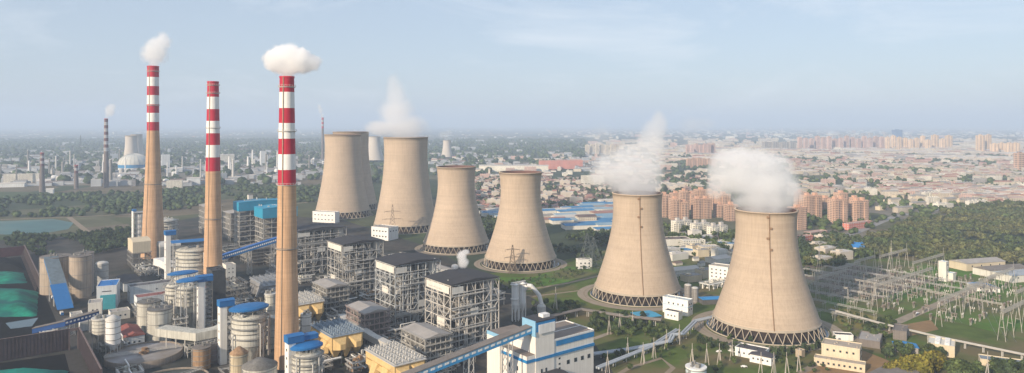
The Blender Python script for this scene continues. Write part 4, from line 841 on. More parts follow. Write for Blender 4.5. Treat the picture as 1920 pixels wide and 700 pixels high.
# ------------------------------------------------------------ coal yard
def wall_line(label, p, q, h, m=mat('windbreak', (.062,.046,.052), .9, var=.25, scale=.15, streak=.15), post=6.0):
    p, q = Vector((p[0],p[1])), Vector((q[0],q[1])); d = q-p; L = d.length; t = T('windbreak_wall', label, 'windbreak wall', p, math.degrees(math.atan2(d.y, d.x)), 'coal yard windbreak walls')
    b = MB(); n = int(L/1.2)
    for i in range(n): x = L*i/n; b.box(x, x+L/n*.97, -.15 if i%2 else -.3, .15 if i%2 else .0, .5, h)
    b.build('panel', m, t); b = MB(); n = int(L/post)
    for i in range(n+1): x = L*i/n; b.bar((x,.4,0), (x,.4,h+.3), .45); b.bar((x,.4,h*.7), (x,4.5,0), .35)
    for z in (h*.33, h*.66, h): b.bar((0,.35,z), (L,.35,z), .35)
    b.build('support_frame', mat('wall_post', (.15,.115,.11), .8), t)
    b = MB(); b.box(-.2, L+.2, -.5, .6, h+.02, h+.35); b.build('coping', mat('coping', (.16,.12,.115), .85), t)
c0 = P(148, 654); fa = c0-E1*190
wall_line('long front windbreak wall of the coal yard, bottom left', fa, c0-E1*7, 17)
wall_line('windbreak wall wing running down to the bottom edge left of the basin', c0, c0-E2*120, 17)
wall_line('right windbreak wall along the road past the cream silos', P(75, 545), P(46, 479), 14)
wall_line('far reddish windbreak wall beyond the green mounds', P(-120, 496), P(46, 479), 13, mat('red_windbreak', (.13,.05,.052), .9, var=.2))
t = T('yard_gate', 'tall open gate frame at the corner of the coal yard wall', 'gate', c0-E1*7, A0); b = MB(); b.box(0,1,-.5,.5,0,17); b.box(6,7,-.5,.5,0,17); b.box(0,7,-.5,.5,15,17); b.build('gate_frame', mat('coping', (.34,.24,.20)), t)
sheet('coal_yard', [P(-140,500), P(46,481), P(80,545), P(150,650), P(10,672), P(-260,690)], .04, coal_m, 'black coal yard floor')
sheet('coal_yard', [P(-260,705), P(10,680), P(146,660), c0-E2*120, P(-300,800)], .045, coal_m, 'black coal yard floor in front of the wall')
green = mat('green_netting', (.004,.20,.13), .75, var=.5, scale=.12, dark=(.004,.09,.085), spec=.2)
teal_n = mat('teal_netting', (.005,.19,.15), .75, var=.4, scale=.06, spec=.2)
def mound(label, corners, h, seed, m=green, k=26):
    """a heap: heightfield over a quad of world points"""
    rr = random.Random(seed); ph = [(rr.uniform(.5,2.2), rr.uniform(.5,2.2), rr.uniform(0,6), rr.uniform(.3,1)) for _ in range(8)]
    A, B, C, D = [Vector((p[0],p[1])) for p in corners]; b = MB(); vs = []
    for j in range(k+1):
        for i in range(k+1):
            u, v = i/k, j/k; p = A.lerp(B,u).lerp(D.lerp(C,u),v); e = min(u,1-u,v,1-v)
            z = h*min(1, e*5.5)**.8*(1+.13*sum(a4*math.sin(a1*6*u+a2*6*v+a3) for a1,a2,a3,a4 in ph)/2)
            vs.append((p.x+rr.uniform(-.6,.6), p.y+rr.uniform(-.6,.6), z if e > 0 else -.05))
    b.add(vs, [(j*(k+1)+i, j*(k+1)+i+1, (j+1)*(k+1)+i+1, (j+1)*(k+1)+i) for j in range(k) for i in range(k)], 0, True)
    tag(b.build('coal_heap', m), label, 'coal heap', 'netted coal heaps')
mound('large coal heap under green netting, left edge', [P(-150,596), P(70,594), P(72,548), P(-130,544)], 8, 1)
mound('narrow coal heap under green netting behind the large one', [P(-130,538), P(52,531), P(44,512), P(-130,518)], 4.5, 2)
mound('uncovered black coal heap at the far end of the yard', [P(-130,510), P(48,508), P(38,491), P(-130,500)], 8, 3, coal_m)
mound('teal netted coal heap at the bottom left edge in front of the wall', [P(-120,780), P(112,780), P(128,697), P(-60,702)], 7, 4, teal_n)
sheet('wet_patch', [P(10,606), P(72,596), P(60,612), P(20,617)], .06, water_m)
# ------------------------------------------------------------ roads and paths
def PL(*a): return [P(u, v) for u, v in a]
strip('coal_road', PL((160,730),(120,600),(92,540),(62,480)), 12, .07, mat('haul_road', (.07,.066,.062), .95, spec=.04, var=.2), 'haul road beside the coal yard')
strip('plant_road', PL((700,520),(800,495),(905,525)), 8, .074, asphalt)
strip('field_path', PL((980,545),(1060,532),(1125,517)), 5, .078, path_m, 'pale path over the lawn between cooling towers')
strip('tower_road', PL((1088,545),(1000,556),(925,548)), 4, .082, path_m)
strip('switchyard_road', PL((1600,640),(1700,596),(1770,566),(1850,535)), 9, .086, road_m, 'pale road crossing the switchyard')
strip('canal_road', PL((1500,700),(1560,668),(1620,640),(1700,610)), 6, .09, path_m)
strip('service_road', PL((1130,720),(1180,690),(1240,672),(1262,690),(1230,720)), 4, .094, path_m, 'worn pale track curling through the grass')
strip('right_road', PL((1555,556),(1610,540),(1700,524)), 8, .098, road_m)
strip('tower_service_road', PL((1100,640),(1180,612),(1260,590)), 5, .102, road_m)
strip('hill_road', PL((130,408),(160,432),(185,452)), 9, .05, path_m, 'pale track beyond the pond')
strip('field_road', PL((520,386),(590,378),(620,380)), 9, .054, path_m)
strip('far_road', PL((0,412),(120,408),(240,402),(300,404)), 8, .058, path_m)
# pond
sheet('pond', [P(*p) for p in [(-60,436),(-60,418),(30,414),(100,411),(138,418),(128,430),(80,438),(10,440)]], .05, mat('pale_pond', (.05,.13,.125), .5, var=.4, scale=.02, dark=(.09,.15,.13)), 'milky teal pond left of the tallest chimney')
sheet('fly_ash_field', [P(*p) for p in [(150,428),(240,420),(262,445),(180,460)]], .045, mat('ash_field', (.14,.11,.075), .95, var=.3, scale=.03))
# ------------------------------------------------------------ switchyard
def gantry(label, p, n, bay, h, rz, beam=1.6, spikes=True, grp='switchyard gantries'):
    t = T('gantry', label, 'gantry', p, rz, grp)
    for i in range(n+1):
        b = MB()
        for s in (-1, 1): b.bar((i*bay, s*h*.13, 0), (i*bay, s*.4, h), .36)
        b.bar((i*bay, -h*.08, h*.5), (i*bay, h*.08, h*.5), .3)
        if spikes and i in (0, n): b.bar((i*bay,0,h), (i*bay,0,h+9), .22)
        b.build('a_frame_leg', mat('gantry_paint', (.38,.36,.32), .6, var=.1), t)
    b = MB(); w2 = beam/2
    for y in (-w2, w2):
        for z in (h-.2, h+beam*.8): b.bar((0,y,z), (n*bay,y,z), .24)
    k = max(2, int(n*bay/2.4))
    for i in range(k):
        x0, x1 = n*bay*i/k, n*bay*(i+1)/k
        for y in (-w2, w2): b.bar((x0,y,h-.2), (x1,y,h+beam*.8), .15)
        for z in (h-.2, h+beam*.8): b.bar((x0,-w2,z), (x1,w2,z), .22)
    b.build('lattice_beam', mat('gantry_paint', (.52,.49,.45)), t)
    for i in range(n):
        for f in (.25,.5,.75): b = MB(); x = (i+f)*bay; b.bar((x,0,h-.3), (x,0,h-3.2), .35); b.build('insulator_string', mat('insulator', (.24,.19,.16), .4), t)
    return t
GAN = [('tallest long gantry across the middle of the switchyard', 1640, 585, 6, 22, 24), ('long gantry in the right half of the switchyard', 1760, 612, 5, 22, 22), ('front right gantry of the switchyard near the road', 1878, 640, 4, 20, 23),
 ('gantry at the near left of the switchyard, in the tower shade', 1533, 563, 3, 20, 22), ('left gantry behind the shaded one in the switchyard', 1562, 545, 3, 20, 22), ('short gantry with spikes at the far left of the switchyard', 1603, 528, 2, 24, 22),
 ('far gantry by the blue shed roof of the switchyard', 1650, 517, 3, 24, 22), ('low gantry behind the tallest long one', 1620, 556, 3, 20, 14),
 ('far middle gantry before the wood', 1712, 520, 4, 22, 16), ('low gantry at the right foot of the tower block', 1812, 568, 4, 20, 15),
 ('right rear gantry beside the three pitched halls', 1850, 560, 4, 20, 20), ('last gantry cut by the right edge of the picture', 1905, 590, 3, 20, 20)]
for lb, u, v, n, bay, h in GAN: gantry(lb, P(u, v), n, bay, h, A0, 2.2)
# crosswise gantries
for lb, u, v, n, bay, h in [('crosswise gantry at the left of the switchyard', 1590, 570, 4, 16, 15), ('crosswise gantry in the middle of the switchyard', 1672, 565, 5, 16, 15), ('crosswise gantry near the right edge', 1880, 600, 4, 16, 14)]:
    gantry(lb, P(u, v), n, bay, h, A0+90, 1.3, False, 'crosswise switchyard gantries')
def busbar(label, p, L, h, rz):
    t = T('busbar', label, 'busbar', p, rz, 'busbar rows of the switchyard'); n = int(L/12)
    b = MB()
    for y in (-3,0,3): b.tube((0,y,h), (L,y,h), .16, n=5)
    b.build('bus_tube', mat('bus_tube', (.45,.44,.42), .5), t)
    for i in range(n+1): b = MB(); x = L*i/n; b.bar((x,-2,0), (x,-2,h-2), .3); b.bar((x,2,0), (x,2,h-2), .3); b.bar((x,-4,h-2), (x,4,h-2), .3); [b.bar((x,y,h-2), (x,y,h), .3) for y in (-3,0,3)]; b.build('support', mat('gantry_paint', (.38,.36,.32)), t)
for i, (x, y, L) in enumerate([(-62,-20,70),(-30,-14,120),(2,6,130),(34,4,130),(66,4,130),(100,-12,140),(134,-30,150),(168,-40,150)]):
    busbar('thin triple busbar row, '+['first from the tower shade','second from the tower shade','starting at the tallest long gantry','third from the tower shade','halfway along the switchyard','crossing the pale switchyard road','behind the front right gantry','nearest to the right edge'][i], P(1640, 585)+E1*x+E2*y, L, 8, A0+90)
# small switchgear: breakers on posts, individually
def breaker_proto(kind):
    t = T('circuit_breaker', 'grey-white breaker on a post in the rows under the gantries', 'switchgear', (0,0), A0, 'breakers standing in the switchyard')
    b = MB(); b.bar((0,0,0), (0,0,3), .4); b.bar((2.5,0,0), (2.5,0,3), .4); b.bar((-1,0,3), (3.5,0,3), .35); b.build('stand', mat('gantry_paint', (.52,.49,.45)), t)
    b = MB()
    for x in (-.5, 1.2, 2.9):
        b.tube((x,0,3.1), (x,0,5.6 if kind != 1 else 4.6), .35, n=7)
        if kind == 0: b.tube((x,-1,5.7), (x,1,5.7), .4, n=7)
        if kind == 2: b.drum(.9, 5.6, 6.2, x, 0, 8)
    b.build('porcelain', [mat('porcelain_brown', (.22,.18,.155), .45), mat('porcelain_white', (.6,.58,.55), .4), mat('insulator', (.24,.19,.16))][kind], t); return t
S0 = P(1640, 585); protos = []; cnt = 0
def in_yard(p):
    v = HORIZON+FPX*CAM_H/p.y; u = 960+FPX*p.x/p.y
    return 505 < v < 628 and u > 1560+(585-v)*.0 and u < 1935 and v < 565+(u-1560)*.20
for i in range(-6, 22):
    for j in range(-5, 16):
        p = S0+E1*(i*11-2)+E2*(j*14-3)+Vector((rnd.uniform(-1,1), rnd.uniform(-1,1)))
        if not in_yard(p) or rnd.random() < .15 or cnt > 270: continue
        k = rnd.randrange(3)
        if len(protos) <= 2 and all(q[0] != k for q in protos): t = breaker_proto(k); t.location = (p.x,p.y,0); protos.append((k, t))
        else: dup([q[1] for q in protos if q[0] == k][0], p, A0+rnd.choice((0,90)))
        cnt += 1
sheet('gravel_bed', [S0+E1*40+E2*20, S0+E1*190+E2*20, S0+E1*210+E2*150, S0+E1*-10+E2*170], .036, mat('gravel', (.15,.12,.095), .95, var=.3, scale=.1, dark=(.09,.10,.05)), 'brownish gravel bed in the switchyard')
# overhead wires between gantries
wire_m = mat('wire', (.12,.12,.12), .5)
def wires(label, p, q, n, gap, sag=2.5):
    p, q = Vector(p), Vector(q); d = q-p; nr = Vector((-d.y, d.x, 0)).normalized(); t = T('power_line', label, 'power line', (p.x,p.y,0), 0, 'overhead wires')
    for k in range(n):
        m = MB(); o_ = nr*(k-(n-1)/2)*gap; pts = [p+d*i/8+o_-Vector((p.x,p.y,0))-Vector((0,0,sag*(1-(2*i/8-1)**2))) for i in range(9)]; m.path(pts, .1, 4); m.build('wire', wire_m, t)
for lb, a, c in [('wires from the tallest long gantry to the far one', (1660,580,23), (1700,516,21)), ('wires across the left half of the switchyard', (1560,560,21), (1625,525,21)), ('wires from the front right gantry to the tower block', (1890,640,22), (1850,560,19)), ('wires over the right half of the switchyard', (1790,605,21), (1760,545,20))]:
    wires(lb, Pz(*a), Pz(*c), 3, 5)
# lattice pylons
def pylon(label, u, v, h, wd, m, arms=((.62,9),(.8,7)), rz=A0, grp='lattice pylons'):
    t = T('pylon', label, 'pylon', P(u, v), rz, grp); b = MB(); W = lambda z: wd/2*max(0, 1-z/h)**1.2+.5; n = 9
    for k in range(n):
        z0, z1 = h*k/n, h*(k+1)/n; a, c = W(z0), W(z1)
        for sx in (-1,1):
            for sy in (-1,1): b.bar((sx*a,sy*a,z0), (sx*c,sy*c,z1), .4)
        for s in (-1,1): b.bar((-a,s*a,z0), (c,s*c,z1), .25); b.bar((a,s*a,z0), (-c,s*c,z1), .25); b.bar((s*a,-a,z0), (s*c,c,z1), .25); b.bar((s*a,a,z0), (s*c,-c,z1), .25)
    b.build('lattice_mast', m, t)
    for f, l in arms:
        b = MB()
        for s in (-1,1):
            b.bar((0,0,h*f+1.6), (s*l,0,h*f), .35); b.bar((0,0,h*f), (s*l,0,h*f), .35)
            for g in (.35,.7): b.bar((s*l*g,0,h*f), (s*l*g*.8,0,h*f+1.6*(1-g)), .2)
            b.bar((s*l,0,h*f), (s*l,0,h*f-2.5), .3)
        b.build('cross_arm', m, t)
py = mat('pylon_steel', (.16,.13,.10), .7)
pylon('brown lattice pylon in front of the pylon-crossed fourth tower', 961, 512, 34, 9, py, ((.55,10),(.82,9)), 10)
pylon('brown lattice pylon in front of the tall steaming tower', 736, 445, 52, 13, py, ((.55,16),(.78,13)), 10)
pylon('wide dark pylon in the trees right of the fourth tower', 1101, 500, 42, 22, mat('pylon_dark', (.10,.12,.12), .7), ((.7,10),(.88,8)), 10)
pylon('wide dark pylon in the trees, just right of its darker twin', 1113, 503, 38, 20, mat('pylon_dark', (.10,.12,.12)), ((.7,10),(.88,8)), 30)
# tripod lightning masts standing over the grass
def mast(label, u, v, h, group='slim tripod masts on the grass'):
    t = T('lightning_mast', label, 'mast', P(u, v), rnd.uniform(0,90), group); b = MB(); m = mat('mast_paint', (.46,.42,.37), .6)
    for k in range(3): a = 2*math.pi*k/3; b = MB(); b.bar((h*.11*math.cos(a), h*.11*math.sin(a), 0), (.2*math.cos(a), .2*math.sin(a), h*.72), .4); b.build('leg', m, t)
    b = MB(); b.bar((0,0,h*.68), (0,0,h), .3); b.bar((-1.6,0,h*.7), (1.6,0,h*.7), .3); b.build('spike', m, t)
ML = {(1042,585):'slim tripod mast standing alone behind the white blue-striped building', (1142,627):'tripod mast just right of the white building, left one of a close pair', (1162,622):'tripod mast right one of the close pair near the blue pool-like roof',
 (1186,617):'tripod mast right before the blue pool-like roof', (1177,672):'tripod mast over the silvery pipes, nearest to the white building', (1206,682):'tripod mast below the silvery pipes beside the worn track', (1226,672):'stout tripod mast at the bend of the silvery pipes',
 (1139,700):'tripod mast at the right foot of the white building', (1274,645):'tripod mast where the silvery pipes turn up', (1250,655):'short tripod mast left of the pipe bend', (1298,684):'tripod mast beside the round white tank', (1325,684):'tripod mast first to the right of the round white tank',
 (1349,684):'tripod mast second to the right of the round white tank', (1373,677):'tall tripod mast left of the white houses', (1427,702):'tripod mast below the front white house', (1451,702):'tripod mast right of the front white house', (1475,702):'tripod mast left of the beige hut', (1497,697):'tripod mast right below the beige hut'}
for (u, v), lb in ML.items(): mast(lb, u, v, 16 if v > 600 else 24)
mast('thin mast rising from the dark trees at the right bottom', 1852, 745, 30)
# bigger transmission poles at right rear
for lb, u, v in [('bare pole among the trees above the switchyard, left', 1536, 512), ('bare pole above the blue woodland shed', 1671, 505)]: mast(lb, u, v, 36, 'bare poles')
# ------------------------------------------------------------ town
def facade(name, wall, win=(.06,.07,.09), sx=3.4, sz=3.0, fx=.45, fz=.5, band=None, var=.12, top=None):
    """wall with a regular grid of window openings; repeats with the storeys of the house it is on"""
    if name in MATS: return MATS[name]
    m, nt, b = node_mat(name); N = nt.nodes.new; Lk = nt.links.new
    t = N('ShaderNodeTexCoord'); s = N('ShaderNodeSeparateXYZ'); Lk(t.outputs['Object'], s.inputs[0])
    g = N('ShaderNodeNewGeometry'); gs = N('ShaderNodeSeparateXYZ'); Lk(g.outputs['Normal'], gs.inputs[0])
    def M_(op, a, bb=None, c=None):
        k = N('ShaderNodeMath'); k.operation = op
        for i, x in enumerate((a, bb, c)):
            if x is None: continue
            if isinstance(x, (int, float)): k.inputs[i].default_value = x
            else: Lk(x, k.inputs[i])
        return k.outputs[0]
    h = M_('ADD', s.outputs[0], s.outputs[1]); fh = M_('FRACT', M_('DIVIDE', h, sx)); fv = M_('FRACT', M_('DIVIDE', s.outputs[2], sz))
    w1 = M_('LESS_THAN', M_('ABSOLUTE', M_('SUBTRACT', fh, .5)), fx/2); w2 = M_('LESS_THAN', M_('ABSOLUTE', M_('SUBTRACT', fv, .5)), fz/2)
    side = M_('LESS_THAN', M_('ABSOLUTE', gs.outputs[2]), .5); mask = M_('MULTIPLY', M_('MULTIPLY', w1, w2), side)
    nz = N('ShaderNodeTexNoise'); nz.inputs['Scale'].default_value = .05; nz.inputs['Detail'].default_value = 5; Lk(g.outputs['Position'], nz.inputs['Vector'])
    r = N('ShaderNodeMapRange'); r.inputs[1].default_value = .3; r.inputs[2].default_value = .7; r.inputs[3].default_value = 1-var*1.6; r.inputs[4].default_value = 1+var; Lk(nz.outputs[0], r.inputs[0])
    oi = N('ShaderNodeObjectInfo'); r2 = N('ShaderNodeMapRange'); r2.inputs[3].default_value = .82; r2.inputs[4].default_value = 1.12; Lk(oi.outputs['Random'], r2.inputs[0])
    v = N('ShaderNodeVectorMath'); v.operation = 'SCALE'; v.inputs[0].default_value = wall; Lk(M_('MULTIPLY', r.outputs[0], r2.outputs[0]), v.inputs['Scale'])
    res = v.outputs[0]
    if band:
        bm = M_('MULTIPLY', M_('LESS_THAN', fv, .16), side); x = N('ShaderNodeMixRGB'); Lk(bm, x.inputs[0]); Lk(res, x.inputs[1]); x.inputs[2].default_value = (*band, 1); res = x.outputs[0]
    x = N('ShaderNodeMixRGB'); Lk(mask, x.inputs[0]); Lk(res, x.inputs[1]); x.inputs[2].default_value = (*win, 1); Lk(x.outputs[0], b.inputs['Base Color'])
    b.inputs['Roughness'].default_value = .8; b.inputs['Specular IOR Level'].default_value = .25
    MATS[name] = m; return m
fo = facade('orange_facade', (.48,.32,.235), (.17,.125,.11), 4.4, 3.2, .5, .6, (.62,.45,.34))
fw = facade('white_facade', (.70,.67,.58), (.14,.15,.16), 3.6, 3.0, .42, .5)
fp = facade('pink_facade', (.58,.40,.34), (.16,.13,.13), 4, 3.0, .5, .5, (.6,.5,.45))
fg = facade('grey_facade', (.42,.40,.38), (.10,.11,.13), 4, 3.0, .5, .5)
fb = facade('beige_facade', (.62,.55,.44), (.13,.13,.13), 4, 3.2, .42, .45)
fr = facade('redbrick_facade', (.50,.17,.13), (.50,.40,.36), 5, 4, .45, .5)
fc = facade('cream_tower_facade', (.66,.50,.34), (.25,.2,.17), 5, 3, .4, .5)
r_red = mat('town_red_roof', (.32,.17,.14), .9, var=.25, scale=.05); r_pk = mat('town_pink_roof', (.43,.32,.28), .9, var=.2, scale=.05); r_gr = mat('town_grey_roof', (.27,.26,.25), .9, var=.2, scale=.05)
r_wh = mat('town_pale_roof', (.50,.47,.43), .9, var=.15, scale=.05); r_bl = mat('town_blue_roof', (.06,.20,.38), .7, var=.25, scale=.03); r_cy = mat('town_faded_blue_roof', (.28,.37,.43), .75, var=.25, scale=.02, dark=(.16,.29,.40))
r_dk = mat('town_dark_roof', (.15,.11,.10), .9, var=.3, scale=.06)
def apt(w_, d, h, wm, rm, seed, label, loc, rz, group, cat='apartment tower', name='apartment_tower', steps=True):
    rr = random.Random(seed); t = T(name, label, cat, loc, rz, group); b = MB(); n = max(1, round(w_/19)); s = w_/n
    hs = [h-(rr.choice((0,3,6)) if steps else 0) for _ in range(n)]
    for i in range(n):
        b.box(i*s+.01, (i+1)*s-2.2, 0, d, 0, hs[i]); b.box((i+1)*s-2.2, (i+1)*s, 1.0, d-1.0, 0, hs[i]-.5); b.box(i*s+s*.2, i*s+s*.55, -1.3, .0, 0, hs[i]-3)
        b.box(-1.2, 0, d*.2, d*.45, 0, hs[0]-3) if i == 0 else None
    b.build('wall', wm, t); b = MB()
    for i in range(n): b.box(i*s+.3, (i+1)*s-2.5, .3, d-.3, hs[i]+.02, hs[i]+.6); b.box(i*s+s*.3, i*s+s*.62, d*.3, d*.7, hs[i]+.6, hs[i]+5)
    b.build('roof', mat('roof_house', (.55,.34,.24), .85) if wm is fo else rm, t)
    return t
O1 = [(1242,1262,408,46),(1262,1302,413,40),(1304,1345,411,38),(1280,1312,394,36),(1308,1336,392,36),(1336,1364,394,36),(1346,1364,408,30),(1366,1392,415,34),(1350,1378,398,34),(1262,1285,390,30),(1300,1325,380,26),(1325,1350,382,26)]
O2 = [(1490,1526,432,46),(1512,1558,410,46),(1500,1536,398,38),(1566,1604,420,46),(1606,1644,417,44),(1545,1572,402,36),(1575,1600,396,34),(1600,1628,396,30)]
LB1 = ['leftmost in the cluster beside the steaming middle tower','front left, wide, in the cluster between the steaming towers','front middle, in the cluster between the steaming towers','second row left, between the steaming towers','second row middle, between the steaming towers','second row right, between the steaming towers','slim one at the right end of the front row','cut off by the nearest cooling tower on its left side','second row, next to the nearest tower steam','rear left, between the steaming towers','rear middle, between the steaming towers','rear right, between the steaming towers']
LB2 = ['front left one touching the nearest cooling tower','tall one behind the front left block right of the nearest tower','rear left one peeping past the nearest tower steam','square front one at the middle of the right cluster','square front one at the right end of the cluster','in the gap behind the square front ones, left','low rear one in the gap behind the square front ones','low rear right one of the right cluster']
for i, ((u0, u1, v, hp), lb) in enumerate(zip(O1+O2, LB1+LB2)):
    s = mpp(v); w_ = (u1-u0)*s; apt(max(w_*.84, 16), 18, hp*s*.98, fo, r_pk, i, 'orange-brown tower block, '+lb, P(u0, v), 14 if i < 12 else 20, 'orange-brown tower blocks')
for i, (u0, u1, v, hp, lb) in enumerate([(1268,1312,437,25,'left white walk-up slab of the three below the orange towers'),(1304,1346,441,24,'middle white walk-up slab of the three below the orange towers'),(1336,1380,446,24,'right white walk-up slab ending at the nearest tower')]):
    apt((u1-u0)*mpp(v)*.95, 13, hp*mpp(v)*.85, fw, r_wh, 40+i, lb, P(u0, v), 30, 'white walk-up slabs', 'apartment slab', 'apartment_slab', False)
for i, (u0, u1, v, hp, rz, lb) in enumerate([(1492,1545,458,14,32,'red and white low shop row right of the nearest tower'),(1592,1668,432,14,32,'red and white low shop row below the right orange cluster'),(1520,1572,447,12,32,'pale low shop row between the red ones')]):
    house('shop_row', lb, P(u0, v), (u1-u0)*mpp(v), 12, hp*mpp(v)*.8, fr if i < 2 else fp, r_pk, rz=rz, cat='shop row', group='shop rows')
# distant tower rows, each tower its own
k = 0
tw_protos = {}
def far_tower(u, v, wpx, hpx, wm, key, label, group, rz=12, d=None):
    """town tower copied from the first of its kind"""
    s = mpp(v); p = P(u, v)
    if key not in tw_protos:
        b = MB(); b.box(0, 10, 0, 6, 0, 30); b.box(3, 7, 1.5, 4.5, 30, 31.6); b.box(1, 4, -.6, 0, 0, 29); b.box(6, 9, -.6, 0, 0, 29)
        me = b.mesh('tower', wm); o = bpy.data.objects.new('city_tower', me); col.objects.link(o); tag(o, label, 'city tower', group); tw_protos[key] = o
    else: o = tw_protos[key].copy(); col.objects.link(o); o['label'] = label; o['group'] = group
    o.location = (p.x, p.y, 0); o.rotation_euler = (0,0,R(rz)); o.scale = (wpx*s/10, wpx*s/10*.8, hpx*s/31); return o
for i in range(22):
    u = 1497+i*11; far_tower(u, 282+rnd.uniform(-1,1), 8.5, 24+rnd.choice((0,2,3,-2)), fp if i < 15 else fc, 'pink' if i < 15 else 'sand', 'pinkish tower in the long far row at the right' if i < 15 else 'sandy tower at the right end of the long far row', 'long far row of towers' if i < 15 else 'sandy end of the far row')
for u, w_ in ((1432,13),(1448,14),(1465,13),(1480,14)): far_tower(u, 284, w_, 18, fg, 'grey', 'grey slab tower in the group of four beyond the steam', 'four grey slab towers')
for i in range(7): far_tower(1098+i*9.3, 290+rnd.uniform(-1,1), 7, 20+rnd.uniform(-3,2), fb, 'sandy', 'pale tower in the far group left of the steam behind the white building', 'pale far towers left of the steam')
for i in range(7): far_tower(1287+i*8, 292+rnd.uniform(-1,1), 7, 22+rnd.uniform(-2,2), fp, 'pinkb', 'pinkish tower in the group between the two steam clouds', 'towers between the steam clouds')
for i in range(6): far_tower(1288+i*9.5, 315, 9, 18+rnd.uniform(-1,1), fo, 'or2', 'orange mid-rise in the row between the two steam clouds', 'orange mid-rises between the steam clouds')
far_tower(1676, 262, 16, 19, mat('blue_glass_tower', (.05,.13,.28), .4), 'blue', 'dark blue glass tower rising over the far row', None, 0)
for i, (u, v, w_, h_) in enumerate([(1835,289,14,36),(1851,288,10,36),(1862,291,14,22),(1876,290,12,22),(1889,291,13,23),(1902,291,13,23)]):
    far_tower(u, v, w_, h_, fc, 'cream2', ['tall cream tower, left of the tallest pair near the right edge','tall cream tower, right of the tallest pair near the right edge'][i] if i < 2 else 'cream tower in the lower row near the right edge', 'cream towers near the right edge')
far_tower(1908, 322, 18, 36, fo, 'or3', 'orange-pink tower block cut by the right edge', None)
for i, (u, v, w_, h_) in enumerate([(1738,284,10,22),(1750,283,12,30),(1765,284,10,24),(1776,282,12,28)]): far_tower(u, v, w_, h_, fc, 'sand2', 'sandy tower in the clump right of the long far row', 'sandy clump of towers')
for i in range(9): far_tower(1560+i*14, 262, 8, 10+rnd.uniform(-2,3), fg, 'hazy', 'hazy grey tower behind the long far row', 'hazy towers behind the far row')
# low town fabric: copies of a few small houses
def proto_mesh(kind, wm, rm):
    b = MB()
    if kind == 'gable': b.box(0,12,0,8,0,4.4); b.gable(0,12,0,8,4.42,7.4,1,.5); 
    elif kind == 'hip': b.box(0,12,0,8,0,5); b.hip(0,12,0,8,5.02,8,1,.6)
    elif kind == 'slab':
        b.box(0,50,0,12,0,16)
        for i in range(5): b.box(2+10*i, 7+10*i, -1, 0, .2, 15)
        b.box(.4,49.6,.4,11.6,16.02,16.5,1); 
        for i in range(5): b.box(3+10*i, 6+10*i, 4, 8, 16.5, 18.6)
    elif kind == 'slabg': b.box(0,46,0,12,0,16); b.gable(0,46,0,12,16.02,19.5,1,.6)
    elif kind == 'block': b.box(0,24,0,16,0,12); b.box(.3,23.7,.3,15.7,12.02,12.5,1); b.box(3,9,4,10,12.5,15)
    elif kind == 'shed': b.box(0,60,0,24,0,8); b.gable(0,60,0,24,8.02,11,1,.5)
    elif kind == 'tank':
        b.drum(9, 0, 12, n=20); b.dome(9, 12, 2.5, n=20, m=1)
    elif kind == 'stack': b.drum(1.6, 0, 50, n=10, r1=1.1); b.drum(1.3, 50, 51, n=10, m=1)
    elif kind == 'sphere':
        b.lathe([(max(.02, 8*math.sin(math.pi*j/9)), 11-8*math.cos(math.pi*j/9)) for j in range(10)], n=18)
        for i in range(6): a = math.pi/3*i; b.bar((7*math.cos(a),7*math.sin(a),0), (7*math.cos(a),7*math.sin(a),9), .8, 1)
    return b.mesh(kind, [wm, rm])
pts_used = {}
def free(p, r):
    key = (int(p.x//r), int(p.y//r))
    for dx in (-1,0,1):
        for dy in (-1,0,1):
            for q in pts_used.get((r, key[0]+dx, key[1]+dy), []):
                if (q-p).length < r: return False
    pts_used.setdefault((r,)+key, []).append(p); return True
def fill(name, cat, group, label, n, poly, kinds, rz=(0,), size=(1,1), hs=(1,1), r=16, seed=0, row=None):
    """individual small buildings standing in a zone of the plain"""
    rr = random.Random(seed); ms = [proto_mesh(*k_) for k_ in kinds]; c = 0; tries = 0
    us = [p[0] for p in poly]; vs = [p[1] for p in poly]
    while c < n and tries < n*40:
        tries += 1; u, v = rr.uniform(min(us), max(us)), rr.uniform(min(vs), max(vs)); ins = False; j = len(poly)-1
        for i in range(len(poly)):
            if (poly[i][1] > v) != (poly[j][1] > v) and u < (poly[j][0]-poly[i][0])*(v-poly[i][1])/(poly[j][1]-poly[i][1])+poly[i][0]: ins = not ins
            j = i
        if not ins: continue
        p = P(u, v)
        if not free(p, r): continue
        if any((p-tw[q][1]).length < 75 for q in tw): continue
        o = bpy.data.objects.new(name, rr.choice(ms)); col.objects.link(o); s = rr.uniform(*size)
        o.location = (p.x, p.y, 0); o.rotation_euler = (0,0,R(rr.choice(rz)+rr.uniform(-4,4))); o.scale = (s*rr.uniform(.8,1.25), s*rr.uniform(.85,1.15), rr.uniform(*hs)); tag(o, label, cat, group); c += 1
vw = mat('village_wall', (.52,.47,.40), .85, var=.25, scale=.03)
VK = [('gable', vw, r_red), ('gable', vw, r_red), ('hip', vw, r_dk), ('gable', vw, r_pk), ('gable', vw, r_dk), ('block', vw, r_wh)]
fill('village_house', 'village house', 'village houses behind the cooling towers', 'small red-roofed village house in the dense quarter behind the cooling towers', 215, [(885,345),(1135,338),(1140,372),(1080,385),(960,392),(885,400)], VK, (5,95), (.75,1.2), (.8,1.2), 14, 1)
fill('village_house', 'village house', 'village houses below the steam', 'small reddish village house seen below and between the steam clouds', 70, [(1235,325),(1345,318),(1350,358),(1240,362)], VK, (5,95), (1,1.8), (.8,1.3), 22, 2)
